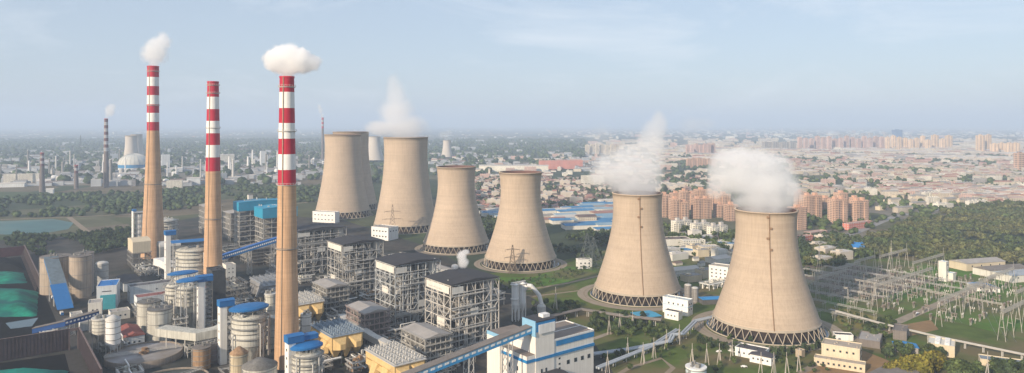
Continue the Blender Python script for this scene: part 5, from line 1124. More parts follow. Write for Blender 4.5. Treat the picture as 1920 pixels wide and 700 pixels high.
fill('factory_shed', 'factory shed', 'blue and pale factory sheds', 'long factory shed with blue or faded roof behind the cooling towers', 34, [(895,398),(1000,402),(1060,395),(1150,378),(1158,440),(1080,440),(1020,425),(900,412)], [('shed', offwhite, r_bl), ('shed', offwhite, r_cy), ('shed', offwhite, r_cy), ('shed', offwhite, r_wh), ('shed', offwhite, r_bl), ('shed', vw, r_red), ('shed', vw, r_gr)], (14,20), (.8,1.25), (.7,1), 34, 3)
CK = [('slab', fw, r_wh), ('slab', fb, r_gr), ('slabg', fb, r_red), ('slab', fp, r_pk), ('slabg', fw, r_pk), ('block', fb, r_wh), ('block', fg, r_gr), ('slab', fg, r_gr), ('slabg', fb, r_gr)]
fill('apartment_slab', 'apartment slab', 'walk-up slabs of the right-hand town', 'pale walk-up apartment slab in the town at the right', 150, [(1490,312),(1925,305),(1925,372),(1840,384),(1700,385),(1650,372),(1490,358)], CK, (2,8,96), (.5,.85), (.55,1.1), 30, 4)
fill('apartment_slab', 'apartment slab', 'larger pale blocks before the wood', 'pale low-rise block in the quarter just before the wood at the right', 40, [(1640,372),(1700,362),(1925,350),(1925,382),(1830,388),(1690,402),(1650,398)], [('slab', fw, r_wh), ('slabg', fb, r_gr), ('block', fw, r_wh), ('block', cream, r_gr)], (18,22), (.6,.95), (.6,1), 32, 5)
fill('city_block', 'city block', 'far city blocks at the right', 'hazy pale city block in the far town at the right', 165, [(1240,290),(1490,287),(1925,290),(1925,312),(1500,315),(1250,318)], [('slab', fw, r_wh), ('slabg', fb, r_red), ('block', fp, r_pk), ('shed', offwhite, r_wh), ('slabg', fp, r_red)], (0,5,92), (.7,1.4), (.7,1.3), 50, 6)
fill('city_block', 'city block', 'farthest city blocks', 'farthest pale block of the town near the skyline', 120, [(1100,255),(1925,252),(1925,282),(1350,288),(1100,272)], [('slab', fw, r_wh), ('block', fw, r_wh), ('block', fb, r_gr), ('slab', fp, r_pk)], (0,90), (1.2,2.6), (.8,2.2), 120, 7)
fill('factory_building', 'factory building', 'factory quarter in the centre distance', 'pale or reddish factory building in the centre distance', 110, [(800,298),(960,296),(1240,292),(1240,322),(1140,335),(1010,330),(900,335),(800,312)], [('shed', offwhite, r_wh), ('slab', fp, r_pk), ('block', fw, r_wh), ('shed', offwhite, r_red), ('slabg', fb, r_gr)], (0,8,90), (.6,1.2), (.6,1.3), 34, 8)
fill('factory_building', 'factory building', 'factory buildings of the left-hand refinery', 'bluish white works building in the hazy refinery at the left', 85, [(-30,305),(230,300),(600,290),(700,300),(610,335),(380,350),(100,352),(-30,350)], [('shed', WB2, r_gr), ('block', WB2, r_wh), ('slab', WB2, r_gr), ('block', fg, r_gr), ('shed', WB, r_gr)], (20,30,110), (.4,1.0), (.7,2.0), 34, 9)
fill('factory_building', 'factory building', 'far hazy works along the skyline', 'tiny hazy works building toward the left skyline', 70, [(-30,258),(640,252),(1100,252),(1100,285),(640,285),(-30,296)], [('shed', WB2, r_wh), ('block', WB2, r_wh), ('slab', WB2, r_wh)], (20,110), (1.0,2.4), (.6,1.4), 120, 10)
fill('refinery_tank', 'storage tank', 'pale tanks of the refinery', 'pale round tank in the hazy refinery at the left', 36, [(-30,318),(240,312),(520,300),(640,296),(600,325),(350,345),(-30,345)], [('tank', WB, white), ('tank', lgrey, lgrey), ('sphere', white, lgrey)], (0,), (.7,1.3), (.8,1.4), 36, 11)
fill('refinery_stack', 'process stack', 'thin stacks of the refinery', 'thin stack or column in the hazy refinery at the left', 44, [(-30,318),(240,312),(520,300),(640,296),(600,325),(350,345),(-30,345)], [('stack', lgrey, white), ('stack', steel_d, white), ('stack', white, white)], (0,), (1.2,3.0), (.6,1.5), 24, 12)
fill('town_house', 'house', 'low houses behind the two steaming towers', 'low white or grey-roofed house behind the two steaming cooling towers', 34, [(1228,440),(1268,440),(1380,455),(1372,500),(1330,520),(1262,540),(1250,500)], [('block', offwhite, r_wh), ('gable', offwhite, r_gr), ('gable', vw, r_dk), ('shed', offwhite, r_wh), ('block', cream, r_gr)], (20,30), (.5,1.0), (.6,.9), 24, 13)
fill('town_house', 'house', 'huts in the shade of the nearest tower', 'small grey hut among dark trees right of the nearest cooling tower', 10, [(1515,455),(1560,450),(1600,480),(1540,505)], [('gable', vw, r_gr), ('block', vw, r_wh)], (30,), (.8,1.2), (.7,1), 24, 14)
for lb, u, v, L, M, h, wm, rm, rz in [('long four-storey white block in front of the left distant steam', 1092, 347, 66, 16, 26, fw, r_wh, 10), ('bright red and white low slab in the centre distance', 1012, 318, 175, 18, 34, fr, r_pk, 10), ('very long pale factory hall in the centre distance', 898, 322, 260, 40, 22, fw, r_wh, -2),
    ('white office slab with window rows at the far left', 6, 344, 92, 20, 26, fw, r_wh, 20), ('white windowless tower at the refinery right of the tallest chimney', 303, 322, 28, 24, 62, WB, r_wh, 30), ('wide bluish white works hall right of the middle chimney', 412, 310, 60, 30, 44, fw, r_wh, 30), ('white stepped works tower right of the middle chimney', 489, 316, 22, 22, 68, WB, r_wh, 30),
    ('long pale low hall at the left edge of the refinery', -5, 352, 66, 20, 10, WB, r_wh, 15), ('small white house before the refinery at the left', 86, 364, 16, 12, 11, WB, r_wh, 20), ('white house cluster block right of the tallest chimney', 312, 353, 40, 18, 20, fw, r_wh, 20), ('white house right of the tallest chimney, near the wood edge', 350, 348, 36, 22, 20, WB, r_wh, 20),
    ('big blue-roofed shed by the houses behind the middle steaming tower', 1250, 480, 40, 24, 6, offwhite, r_bl, 4), ('red-brown roofed hall behind the middle steaming tower', 1244, 462, 44, 24, 9, offwhite, r_dk, 10), ('pale three-storey block behind the middle steaming tower', 1282, 467, 34, 14, 11, fw, r_wh, 12), ('cream block between the blue roofs behind the steaming towers', 1318, 478, 26, 18, 10, fb, r_wh, 12), ('blue roof peeping left of the nearest tower', 1352, 468, 30, 26, 7, offwhite, r_bl, 4),
    ('long blue-roofed hall right behind the fourth cooling tower', 902, 408, 60, 30, 8, offwhite, r_bl, -4), ('brown hip-roofed hall among the blue factory sheds', 1085, 421, 34, 22, 13, fb, r_dk, 12)]:
    house('town_building', lb, P(u, v), L, M, h, wm, rm, rz=rz, roof='flat' if 'slab' in lb or 'block' in lb or 'tower' in lb else 'gable', ridge=3, cat='building', group='larger town and factory buildings')
# domed store of the refinery
pd = P(251, 320); sd = mpp(320); t = T('domed_store', 'big pale dome with a blue band round its drum, in the refinery', 'domed store', pd, 0)
b = MB(); b.drum(26*sd, 0, 12*sd, n=48); b.build('drum', WB, t); b = MB(); b.dome(26.5*sd, 12*sd, 20*sd, n=48, k=8); b.build('dome', mat('dome_roof', (.55,.55,.50), .7, var=.1), t); b = MB(); b.lathe([(26.3*sd, 6*sd),(26.3*sd, 11.5*sd)], n=48); b.build('blue_band', mat('band_blue', (.03,.20,.42)), t)
b = MB(); rr_ = 26.6*sd
for i in range(24):
    a = 2*math.pi*i/24
    for j in range(7): a0, a1 = math.pi/2*j/7, math.pi/2*(j+1)/7; b.bar((rr_*math.cos(a0)*math.cos(a), rr_*math.cos(a0)*math.sin(a), 12*sd+20*sd*math.sin(a0)+.3), (rr_*math.cos(a1)*math.cos(a), rr_*math.cos(a1)*math.sin(a), 12*sd+20*sd*math.sin(a1)+.3), .9)
b.build('dome_rib', lgrey, t)
# masts
for lb, u, v, h_ in [('thin lattice radio mast in the refinery left of the slim banded chimney', 151, 300, 46)]: pylon(lb, u, v, h_*mpp(v), 16, mat('pylon_dark', (.10,.12,.12)), ((.9,6),), 0, 'far masts')
def carpet(name, label, n, zones, mats_, sz, seed, rz=0):
    rr = random.Random(seed); b = MB(); c, s_ = math.cos(R(rz)), math.sin(R(rz))
    for _ in range(n):
        z = rr.choice(zones); u, v = rr.uniform(z[0], z[1]), rr.uniform(z[2], z[3]); p = P(u, v)
        if any((p-tw[q][1]).length < 70 for q in tw): continue
        if math.sin(p.x*.011+seed)+math.sin(p.y*.009+p.x*.004) < -.35: continue
        L, D, h = rr.uniform(*sz[0]), rr.uniform(*sz[1]), rr.uniform(*sz[2])
        if rr.random() < .2: L, D = D, L
        q = MB(); q.box(0, L, 0, D, 0, h, 0); q.gable(0, L, 0, D, h+.02, h+min(L,D)*.22, 1+rr.randrange(len(mats_)-1), .4, 'x' if L > D else 'y')
        a = R(rz+rr.uniform(-5,5)); ca, sa = math.cos(a), math.sin(a); o = len(b.v)
        b.v += [(p.x+x*ca-y*sa, p.y+x*sa+y*ca, zz) for x, y, zz in q.v]; b.f += [tuple(i+o for i in f) for f in q.f]; b.m += q.m; b.sm += q.sm
    tag(b.build(name, mats_), label, None, None, 'stuff')
carpet('town_fabric', 'close-packed small roofs filling the right-hand town', 1500, [(1480,1925,300,372),(1640,1925,360,384),(1480,1925,285,330)], [fb, r_wh, r_pk, r_gr, r_red], ((14,42),(8,13),(6,15)), 1, 6)
carpet('town_fabric', 'close-packed roofs of the far town', 1500, [(1230,1925,284,306),(1100,1925,262,290)], [fb, r_wh, r_pk, r_gr, r_wh], ((30,110),(10,24),(8,22)), 2, 4)
carpet('village_fabric', 'close-packed village roofs and courtyards behind the towers', 1500, [(880,1140,336,400),(1235,1350,325,360),(880,1240,326,345)], [vw, r_red, r_dk, r_red, r_gr], ((8,15),(6,9),(3,5.5)), 3, 5)
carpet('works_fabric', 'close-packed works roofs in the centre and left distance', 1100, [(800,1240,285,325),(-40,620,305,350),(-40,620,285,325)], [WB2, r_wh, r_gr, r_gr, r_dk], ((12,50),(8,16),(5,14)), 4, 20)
# far carpet of roofs beyond what can be told apart
rr = random.Random(5); b = MB()
for _ in range(2600):
    u = rr.uniform(-80, 2000); v = HORIZON+8+18*rr.random()**1.0
    if u < 1050 and rr.random() < .75: continue
    p = P(u, v); s = mpp(v); w_, d_, h_ = rr.uniform(1.2,6)*s, rr.uniform(.6,1.4)*s, rr.uniform(.5,1.6)*s*(3 if rr.random() < .05 else 1)
    b.box(p.x, p.x+w_, p.y, p.y+d_*4, 0, h_, rr.randrange(4))
tag(b.build('far_roofs', [WB, offwhite, vw, r_pk]), 'carpet of hazy roofs below the skyline', None, None, 'stuff')

for lb, pts in [('pale street through the right-hand town', ((1480,352),(1700,340),(1925,332))), ('pale street before the far tower row', ((1480,300),(1925,292))), ('street along the orange tower blocks', ((1480,462),(1600,438),(1680,405),(1925,372))), ('street through the village quarter', ((880,372),(1020,352),(1140,330)))]:
    strip('street', [P(*p) for p in pts], 14, .2, r_gr, lb)
# ------------------------------------------------------------ vegetation
def leaf_mat(name, c, c2, sc1=.09):
    m, nt, b = node_mat(name); N = nt.nodes.new; Lk = nt.links.new; g = N('ShaderNodeNewGeometry')
    n1 = N('ShaderNodeTexNoise'); n1.inputs['Scale'].default_value = sc1; n1.inputs['Detail'].default_value = 4; Lk(g.outputs['Position'], n1.inputs['Vector'])
    r1 = N('ShaderNodeMapRange'); r1.inputs[1].default_value = .38; r1.inputs[2].default_value = .62; Lk(n1.outputs[0], r1.inputs[0])
    mx_ = N('ShaderNodeMixRGB'); Lk(r1.outputs[0], mx_.inputs[0]); mx_.inputs[1].default_value = (*c, 1); mx_.inputs[2].default_value = (*c2, 1)
    n3 = N('ShaderNodeTexNoise'); n3.inputs['Scale'].default_value = .11; n3.inputs['Detail'].default_value = 2; Lk(g.outputs['Position'], n3.inputs['Vector'])
    r3 = N('ShaderNodeMapRange'); r3.inputs[1].default_value = .35; r3.inputs[2].default_value = .65; r3.inputs[3].default_value = .6; r3.inputs[4].default_value = 1.5; Lk(n3.outputs[0], r3.inputs[0])
    r2 = N('ShaderNodeMapRange'); r2.inputs[3].default_value = .65; r2.inputs[4].default_value = 1.3; Lk(g.outputs['Random Per Island'], r2.inputs[0])
    v = N('ShaderNodeVectorMath'); v.operation = 'SCALE'; Lk(mx_.outputs[0], v.inputs[0]); k3 = N('ShaderNodeMath'); k3.operation = 'MULTIPLY'; Lk(r2.outputs[0], k3.inputs[0]); Lk(r3.outputs[0], k3.inputs[1]); Lk(k3.outputs[0], v.inputs['Scale'])
    Lk(v.outputs[0], b.inputs['Base Color']); b.inputs['Roughness'].default_value = .85; b.inputs['Specular IOR Level'].default_value = .08
    MATS[name] = m; return m
lf = leaf_mat('foliage', (.050,.074,.026), (.090,.118,.040)); lfy = leaf_mat('yellow_foliage', (.12,.115,.02), (.19,.16,.03)); lfd = leaf_mat('dark_foliage', (.040,.060,.030), (.066,.092,.040))
lfw = leaf_mat('wood_foliage', (.066,.092,.034), (.12,.12,.05), .018); bark = mat('bark', (.10,.075,.05), .9)
nr_ = np.random.default_rng(3)
def crown_arrays(rx, rz_, zc, nq, q, seed, lumps=5):
    """leaf-clump quads scattered through an uneven crown; returns verts (4n,3)"""
    g = np.random.default_rng(seed); ang = g.uniform(0, 2*np.pi, lumps); lc = np.stack([np.cos(ang)*rx*.42, np.sin(ang)*rx*.42, g.uniform(-.35,.45,lumps)*rz_], 1); lc[0] = (0,0,.35*rz_)
    k = g.integers(0, lumps, nq); d = g.normal(size=(nq,3)); d /= np.linalg.norm(d, axis=1)[:,None]; rad = g.uniform(.75,1.08,nq)[:,None]
    c = lc[k]+d*rad*np.array([rx*.6, rx*.6, rz_*.62]); c[:,2] += zc
    n = d+g.normal(size=(nq,3))*.45; n /= np.linalg.norm(n, axis=1)[:,None]
    a = np.cross(n, g.normal(size=(nq,3))); a /= np.linalg.norm(a, axis=1)[:,None]; b_ = np.cross(n, a); s = g.uniform(.6,1.3,nq)[:,None]*q
    return np.stack([c-a*s-b_*s*.7, c+a*s-b_*s*.7, c+a*s*.8+b_*s*.8, c-a*s*.9+b_*s*.6], 1).reshape(-1,3)
def core_arrays(rx, rz_, zc, seed, n=7, k=5):
    g = np.random.default_rng(seed); vs = []; 
    for j in range(k+1):
        a = math.pi*j/k
        for i in range(n): f = g.uniform(.62,.86); vs.append((rx*f*math.sin(a)*math.cos(2*math.pi*i/n), rx*f*math.sin(a)*math.sin(2*math.pi*i/n), zc-rz_*.8*math.cos(a)))
    fs = [(j*n+i, j*n+(i+1)%n, (j+1)*n+(i+1)%n, (j+1)*n+i) for j in range(k) for i in range(n)]
    return np.array(vs), np.array(fs)
def np_mesh(name, V, F, m):
    me = bpy.data.meshes.new(name); nv, nf = len(V), len(F)
    me.vertices.add(nv); me.vertices.foreach_set('co', V.astype(np.float32).ravel()); me.loops.add(nf*4); me.loops.foreach_set('vertex_index', F.astype(np.int32).ravel())
    me.polygons.add(nf); me.polygons.foreach_set('loop_start', np.arange(0, nf*4, 4, dtype=np.int32)); me.polygons.foreach_set('loop_total', np.full(nf, 4, dtype=np.int32)); me.materials.append(m); me.update(); me.validate(); return me
def tree_geo(rx, rz_, zc, nq, q, seed, lumps=5):
    L = crown_arrays(rx, rz_, zc, nq, q, seed, lumps); C_, CF = core_arrays(rx*.78, rz_*.8, zc, seed)
    F = np.arange(len(L)).reshape(-1,4); return np.vstack([L, C_]), np.vstack([F, CF+len(L)])
TP = {}
def make_tree(key, label, group, rx, rz_, trunk, m, nq=260, q=.6, seed=1, cat='tree', name='tree'):
    t = T(name, label, cat, (0,0), 0, group); V, F = tree_geo(rx, rz_, trunk+rz_*.75, nq, q, seed)
    o = bpy.data.objects.new('crown', np_mesh('crown', V, F, m)); col.objects.link(o); o.parent = t
    b = MB(); b.tube((0,0,-.2), (0,0,trunk+rz_*.3), .32*rx/3, .16*rx/3, 7)
    for i in range(3): a = 2.1*i; b.tube((0,0,trunk*.8), (rx*.45*math.cos(a), rx*.45*math.sin(a), trunk+rz_*.5), .14, .06, 5)
    b.build('trunk', bark, t); TP[key] = [t, False]; return t
def put(key, p, s=1.0, label=None, group=None):
    t, used = TP[key]; rz = rnd.uniform(0, 360)
    if not used: TP[key][1] = True; t.location = (p.x, p.y, 0); t.rotation_euler = (0,0,R(rz)); t.scale = (s,)*3; t['label'] = label or t['label']; t['group'] = group or t['group']; return t
    return dup(t, p, rz, label, group, s)
make_tree('y1', '', 'yellowish trees', 5, 4.8, 2.0, lfy, 700, .55, 11); make_tree('y2', '', 'yellowish trees', 5.5, 4.4, 2.0, lfy, 700, .55, 12)
make_tree('g1', '', 'green trees', 4.6, 4.2, 2.2, lf, 420, .6, 13); make_tree('g2', '', 'green trees', 4.0, 4.6, 2.2, lf, 420, .6, 14); make_tree('d1', '', 'dark trees', 4.2, 4.4, 2.0, lfd, 420, .6, 15)
make_tree('c1', '', 'columnar trees', 1.3, 3.6, .8, lfd, 130, .45, 16, 'columnar tree', 'columnar_tree')
GY = 'yellowish round trees at the bottom right'
for i, (u, v, s) in enumerate([(1684,706,1.25),(1704,702,1.3),(1722,697,1.3),(1740,690,1.2),(1756,686,1.1),(1694,716,1.4),(1716,712,1.4),(1738,704,1.4),(1756,698,1.2),(1672,716,1.2),(1764,692,1.0),(1728,716,1.4)]):
    put('y1' if i % 2 else 'y2', P(u, v), s, 'yellow-green round tree in the clump at the bottom right', GY)
GG = 'dark green trees along the bottom right edge'
for i in range(46): u, v = rnd.uniform(1775, 1935), rnd.uniform(700, 745); put(rnd.choice(('g1','g2','d1')), P(u, v), rnd.uniform(.9,1.3), 'dark green tree in the belt along the bottom right edge', GG)
GH = 'trees and shrubs round the switchyard houses'
for i in range(42):
    u, v = rnd.choice([(1640,622),(1665,615),(1625,628),(1655,632),(1755,672),(1740,668),(1600,668),(1670,668),(1700,664)]); put(rnd.choice(('g1','g2','d1')), P(u+rnd.uniform(-16,16), v+rnd.uniform(-6,6)), rnd.uniform(.6,.95), 'green tree in the clumps between switchyard and bottom buildings', GH)
GB = 'dark trees between the white building and the cooling towers'
for i in range(60): u = rnd.uniform(1105, 1210); put(rnd.choice(('g1','g2','d1')), P(u, rnd.uniform(592, 628)+(u-1105)*.05), rnd.uniform(.5,.85), 'dark tree in the plantation right of the white building', GB)
for i in range(34): u = rnd.uniform(1000, 1085); put(rnd.choice(('g1','g2','d1')), P(u, rnd.uniform(572, 600)), rnd.uniform(.5,.8), 'dark tree in the belt behind the white building', 'dark trees behind the white building')
GC = 'columnar trees lining the ring road below the nearest tower'
for i in range(62):
    u = 1308+i*4.2; d = abs(u-1436)/130; v = 664-22*d*d+(4 if u > 1436 else 0)+rnd.uniform(-1.5,1.5); put('c1', P(u, v), rnd.uniform(.7,1.15), 'dark columnar tree in the hedge row under the nearest cooling tower', GC)
GL = 'scattered shrubs on the grass below the towers'
for i in range(48): put(rnd.choice(('g1','g2','d1')), P(rnd.uniform(1130,1420), rnd.uniform(618,700)), rnd.uniform(.3,.6), 'low green shrub on the grass between masts and pipes', GL)
for i in range(10): put('d1', P(rnd.uniform(108,120)+i*1.2, 566+rnd.uniform(-4,10)), rnd.uniform(.6,.9), 'dark tree at the foot of the blue gallery by the cream silos', 'dark trees by the cream silos')
# woods: too many crowns to count
lod = [tree_geo(3.8*a, 3.6*a, 4.6*a, 46, 1.15*a, 100+i, 4) for i, a in enumerate((.8,1.0,1.15,1.0,.9,1.3))]
far = []
for i in range(4):
    C_, CF = core_arrays(9, 6, 5, 200+i, 8, 4); g = np.random.default_rng(i); far.append((C_*g.uniform(.8,1.2,size=C_.shape), CF))
def woods(label, poly, spacing, m, seed, protos=lod, smin=.7, smax=1.3, gaps=.0, name='woods', avoid=()):
    g = np.random.default_rng(seed); pw_ = [P(*p) for p in poly]; xs = [p.x for p in pw_]; ys = [p.y for p in pw_]; Vs, Fs, off = [], [], 0
    nx, ny = int((max(xs)-min(xs))/spacing)+1, int((max(ys)-min(ys))/spacing)+1
    for a in range(nx):
        for b_ in range(ny):
            x, y = min(xs)+(a+g.uniform(-.5,.5))*spacing, min(ys)+(b_+g.uniform(-.5,.5))*spacing; ins = False; j = len(pw_)-1
            for i in range(len(pw_)):
                if (pw_[i].y > y) != (pw_[j].y > y) and x < (pw_[j].x-pw_[i].x)*(y-pw_[i].y)/(pw_[j].y-pw_[i].y)+pw_[i].x: ins = not ins
                j = i
            if not ins or (gaps and (math.sin(x*.021+seed)+math.sin(y*.017+x*.008)+math.sin(x*.05+y*.043))*.33+.5+g.uniform(-.2,.2) < gaps): continue
            if any((x-tw[q][1].x)**2+(y-tw[q][1].y)**2 < 68**2 for q in tw): continue
            V, F = protos[g.integers(len(protos))]; s = g.uniform(smin, smax); th = g.uniform(0, 6.28); c, s_ = math.cos(th), math.sin(th)
            W = np.stack([(V[:,0]*c-V[:,1]*s_)*s+x, (V[:,0]*s_+V[:,1]*c)*s+y, V[:,2]*s], 1); Vs.append(W); Fs.append(F+off); off += len(V)
    if not Vs: return
    o = bpy.data.objects.new(name, np_mesh(name, np.vstack(Vs), np.vstack(Fs), m)); col.objects.link(o); tag(o, label, None, None, 'stuff')
woods('dense green wood beyond the switchyard at the right', [(1500,505),(1545,448),(1600,452),(1660,440),(1700,415),(1770,400),(1840,386),(1930,380),(2010,400),(2020,486),(1930,500),(1830,490),(1760,498),(1700,482),(1640,486),(1560,500)], 6.6, lfw, 1, smin=.5, smax=1.35, gaps=.2)
woods('dark trees right of the nearest cooling tower', [(1480,500),(1500,448),(1590,446),(1600,500),(1560,512),(1500,520)], 7, lfd, 2, gaps=.2)
woods('trees behind the cooling towers in the middle', [(1035,500),(1040,455),(1090,442),(1150,440),(1150,470),(1110,497),(1060,492)], 7, lfd, 3, gaps=.15)
woods('trees between the third and fourth cooling towers', [(880,470),(885,412),(940,415),(935,470)], 8, lfd, 4, gaps=.15)
woods('trees behind the steaming middle tower', [(1235,440),(1232,418),(1270,412),(1400,440),(1400,480),(1290,500),(1250,472)], 9, lf, 5, gaps=.42)
woods('tree belt behind the coal yard and cream silos', [(55,474),(10,462),(20,446),(110,448),(200,438),(262,432),(262,462),(180,478),(85,486)], 8, lfd, 6, gaps=.1)
woods('dark scrub wood across the left middle distance', [(-80,404),(-80,376),(270,360),(420,352),(500,350),(610,352),(600,380),(520,384),(430,378),(360,392),(250,402),(60,410)], 15, lfd, 7, protos=far, gaps=.24, smin=.5, smax=1.1)
woods('trees among the village roofs behind the towers', [(880,400),(885,335),(1140,330),(1150,385),(1060,395),(960,398)], 21, lfd, 8, protos=far, gaps=.33, smin=.5, smax=.9)
woods('trees between the houses of the right-hand town', [(1480,440),(1490,300),(1925,300),(1925,385),(1830,390),(1690,415),(1600,440)], 22, lf, 9, protos=far, gaps=.40, smin=.6, smax=1.1)
woods('tree belts in the far town', [(1230,330),(1240,290),(1925,287),(1925,310),(1480,312),(1470,380),(1240,380)], 36, lfd, 10, protos=far, gaps=.38, smin=.9, smax=1.6)
woods('tree belts on the hazy plain at the left and centre', [(-80,350),(-80,262),(1100,262),(1100,300),(880,335),(700,345),(400,350)], 50, lfd, 11, protos=far, gaps=.56, smin=1.2, smax=2.4)
woods('hedges and bushes round the pump house', [(1205,640),(1205,600),(1250,606),(1262,620),(1240,640)], 7, lf, 12, smin=.35, smax=.6, gaps=.3)
woods('bushes below the fourth tower lawn', [(925,550),(910,530),(1000,522),(1100,500),(1115,508),(1000,546)], 9, lf, 13, smin=.3, smax=.6, gaps=.42)
woods('rough bushes right of the ring road', [(1560,585),(1600,590),(1640,605),(1600,650),(1570,640)], 8, lf, 14, smin=.3, smax=.55, gaps=.45)
woods('bushes on the plant verge below the nearest tower', [(1300,700),(1300,650),(1560,668),(1560,700)], 9, lf, 15, smin=.25, smax=.55, gaps=.5)

woods('dark tree belt below the long far tower row', [(1515,284),(1560,282),(1760,290),(1840,296),(1840,304),(1700,302),(1560,296),(1515,292)], 34, lfd, 16, protos=far, smin=.9, smax=1.5, gaps=.1)
woods('tree belt through the middle of the right-hand town', [(1540,356),(1700,346),(1800,352),(1720,372),(1600,372)], 24, lf, 17, protos=far, smin=.6, smax=1.0, gaps=.3)
woods('shrubs and weeds in corners of the plant', [(200,600),(300,560),(520,620),(700,660),(640,700),(420,640)], 14, lfd, 18, smin=.25, smax=.5, gaps=.6)
# ------------------------------------------------------------ steam (volumes with real extent)
def plume(label, puffs, dens, nscale, namp, gain=3.0, name='steam_plume', seed=0.0, cat='steam'):
    """puffs: list of (centre, radii) in world metres"""
    c0 = Vector(puffs[0][0])
    m = bpy.data.materials.new('steam'); m.use_nodes = True; nt = m.node_tree; nt.nodes.clear(); N = nt.nodes.new; Lk = nt.links.new
    o = N('ShaderNodeOutputMaterial'); vol = N('ShaderNodeVolumePrincipled'); Lk(vol.outputs[0], o.inputs['Volume'])
    vol.inputs['Color'].default_value = (.995,.995,.995,1); vol.inputs['Anisotropy'].default_value = .1
    t = N('ShaderNodeTexCoord'); p = t.outputs['Object']
    nz = N('ShaderNodeTexNoise'); nz.inputs['Scale'].default_value = nscale; nz.inputs['Detail'].default_value = 9; nz.inputs['Roughness'].default_value = .68; nz.inputs['Distortion'].default_value = .4
    off = N('ShaderNodeVectorMath'); off.operation = 'ADD'; off.inputs[1].default_value = (seed, seed*1.7, seed*.6); Lk(p, off.inputs[0]); Lk(off.outputs[0], nz.inputs['Vector'])
    f = None
    for ce, ra in puffs:
        ce = Vector(ce)-c0
        s = N('ShaderNodeVectorMath'); s.operation = 'SUBTRACT'; Lk(p, s.inputs[0]); s.inputs[1].default_value = ce
        q = N('ShaderNodeVectorMath'); q.operation = 'MULTIPLY'; Lk(s.outputs[0], q.inputs[0]); q.inputs[1].default_value = [1/r for r in ra]
        l = N('ShaderNodeVectorMath'); l.operation = 'LENGTH'; Lk(q.outputs[0], l.inputs[0])
        d = N('ShaderNodeMath'); d.operation = 'SUBTRACT'; d.inputs[0].default_value = 1; Lk(l.outputs['Value'], d.inputs[1])
        if f is None: f = d.outputs[0]
        else:
            k = N('ShaderNodeMath'); k.operation = 'SMOOTH_MAX'; k.inputs[2].default_value = .15; Lk(f, k.inputs[0]); Lk(d.outputs[0], k.inputs[1]); f = k.outputs[0]
    a = N('ShaderNodeMath'); a.operation = 'MULTIPLY_ADD'; Lk(nz.outputs[0], a.inputs[0]); a.inputs[1].default_value = namp*2; a.inputs[2].default_value = -namp-.06
    s2 = N('ShaderNodeMath'); s2.operation = 'ADD'; Lk(f, s2.inputs[0]); Lk(a.outputs[0], s2.inputs[1])
    g = N('ShaderNodeMath'); g.operation = 'MULTIPLY'; g.use_clamp = True; Lk(s2.outputs[0], g.inputs[0]); g.inputs[1].default_value = gain
    d2 = N('ShaderNodeMath'); d2.operation = 'MULTIPLY'; Lk(g.outputs[0], d2.inputs[0]); d2.inputs[1].default_value = dens; Lk(d2.outputs[0], vol.inputs['Density'])
    b = MB(); inf = 1.35
    for ce, ra in puffs:
        ce = Vector(ce)-c0; k = 10; n = 16
        prof = [(max(.01, math.sin(math.pi*j/k)), -math.cos(math.pi*j/k)) for j in range(k+1)]
        vs = [(ce.x+ra[0]*inf*r*math.cos(2*math.pi*i/n), ce.y+ra[1]*inf*r*math.sin(2*math.pi*i/n), ce.z+ra[2]*inf*z) for r, z in prof for i in range(n)]
        fs = [(j*n+i, j*n+(i+1)%n, (j+1)*n+(i+1)%n, (j+1)*n+i) for j in range(k) for i in range(n)]+[tuple(range(n-1,-1,-1)), tuple(range(k*n, k*n+n))]
        b.add(vs, fs)
    ob = b.build(name, m, None, c0); md = ob.modifiers.new('r', 'REMESH'); md.mode = 'VOXEL'; md.voxel_size = min(min(r) for _, r in puffs)/4
    tag(ob, label, cat, 'steam and smoke plumes'); return ob
def px_puffs(base_v, lst):
    """puffs in photo pixels (u, v, ru, rv) standing at the depth of ground row base_v"""
    D = FPX*CAM_H/(base_v-HORIZON); s = D/FPX
    return [(((u-960)*s, D+dy*s, CAM_H-(v-HORIZON)*s), (ru*s, max(ru*.8, 3)*s, rv*s)) for u, v, ru, rv, dy in [(q+(0,))[:5] for q in lst]]
plume('dense white steam billowing off the nearest cooling tower', px_puffs(614.5, [(1434,392,54,12),(1432,374,66,26),(1425,345,72,44),(1466,352,44,40),(1385,335,62,42),(1362,345,42,26),(1425,312,60,36),(1380,300,56,26),(1450,330,48,36),(1352,322,34,40),(1345,352,26,26),(1468,310,26,26)]), .075, .040, .64, gain=2.8)
plume('white steam climbing from the cooling tower behind the white building', px_puffs(553, [(1194,366,44,10),(1192,345,60,32),(1160,325,52,34),(1208,315,48,48),(1222,278,34,50),(1228,248,26,28),(1142,312,36,32),(1180,300,44,34),(1236,236,20,30),(1128,330,30,26)]), .055, .045, .66, gain=2.6, seed=31)
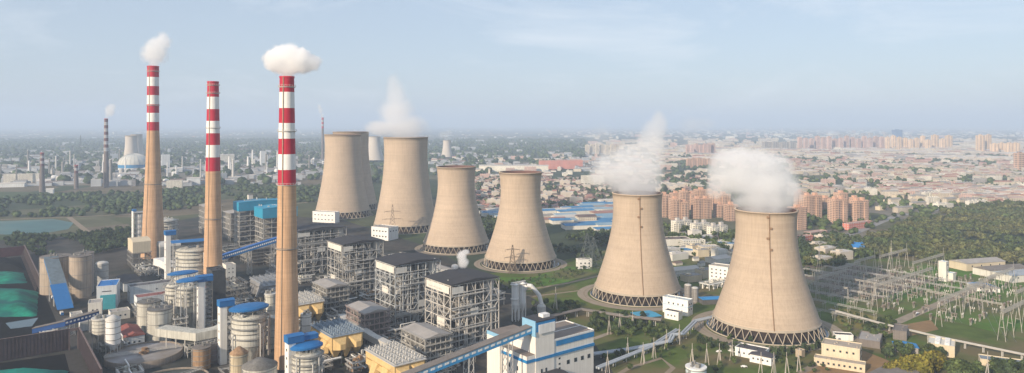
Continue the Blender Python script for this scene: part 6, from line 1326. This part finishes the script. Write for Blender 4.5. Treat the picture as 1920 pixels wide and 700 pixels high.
plume('soft steam drifting off the tall middle cooling tower', px_puffs(429.5, [(761,256,42,8),(752,240,56,26),(744,212,42,36),(742,180,24,36),(715,240,38,18),(770,232,36,24),(738,160,16,26)]), .036, .035, .55, gain=2.2, seed=52)
plume('wide bright cloud puffing from the thick nearest chimney', px_puffs(686, [(538,140,13,10),(536,128,24,18),(520,112,30,28),(558,114,36,28),(540,104,34,24),(582,118,22,20)]), .3, .14, .62, seed=11, gain=4)
plume('upright pale puff over the left tall chimney', px_puffs(482, [(289,119,12,11),(290,99,28,26),(298,84,24,18),(308,78,16,22)]), .09, .13, .8, seed=23)
plume('little puff above the slim refinery chimney', px_puffs(352, [(201,217,5,7),(206,208,11,14),(210,201,9,8)]), .06, .04, .4, seed=3)
plume('curling white smoke trail on the thin distant chimney', px_puffs(300, [(604,217,4,6),(601,208,5,8),(599,201,4.5,7)]), .05, .03, .4, seed=5)
plume('faint steam wisp on the squat distant cooling tower', px_puffs(296.5, [(838,260,11,6),(832,253,13,8),(841,249,10,7)]), .010, .02, .26, seed=6)
plume('thin torn wisps left of the steam behind the white building', px_puffs(480, [(1125,262,34,36),(1140,290,38,28),(1112,280,22,36)]), .010, .05, .5, gain=1.5, seed=61)
plume('thin torn wisp hanging above the city haze', px_puffs(480, [(1300,235,36,20),(1318,232,30,16),(1298,262,18,28)]), .010, .05, .46, gain=1.5, seed=71)
plume('small white steam burst beside the nearest boiler house roof', px_puffs(560, [(868,492,12,14),(866,480,11,11),(873,473,9,6),(853,500,8,6)]), .3, .18, .4, seed=81, gain=4)
# ------------------------------------------------------------ haze
hb = MB(); hb.box(-62000, 62000, -7000, 72000, -21, 470)
hm = bpy.data.materials.new('haze'); hm.use_nodes = True; nt = hm.node_tree; nt.nodes.clear()
ho = nt.nodes.new('ShaderNodeOutputMaterial'); hv = nt.nodes.new('ShaderNodeVolumePrincipled'); nt.links.new(hv.outputs[0], ho.inputs['Volume'])
hv.inputs['Color'].default_value = (.66,.80,1.0,1); hv.inputs['Density'].default_value = 1.25e-4; hv.inputs['Anisotropy'].default_value = .0
tag(hb.build('haze', hm), 'pale blue haze over the whole plain', None, None, 'stuff')
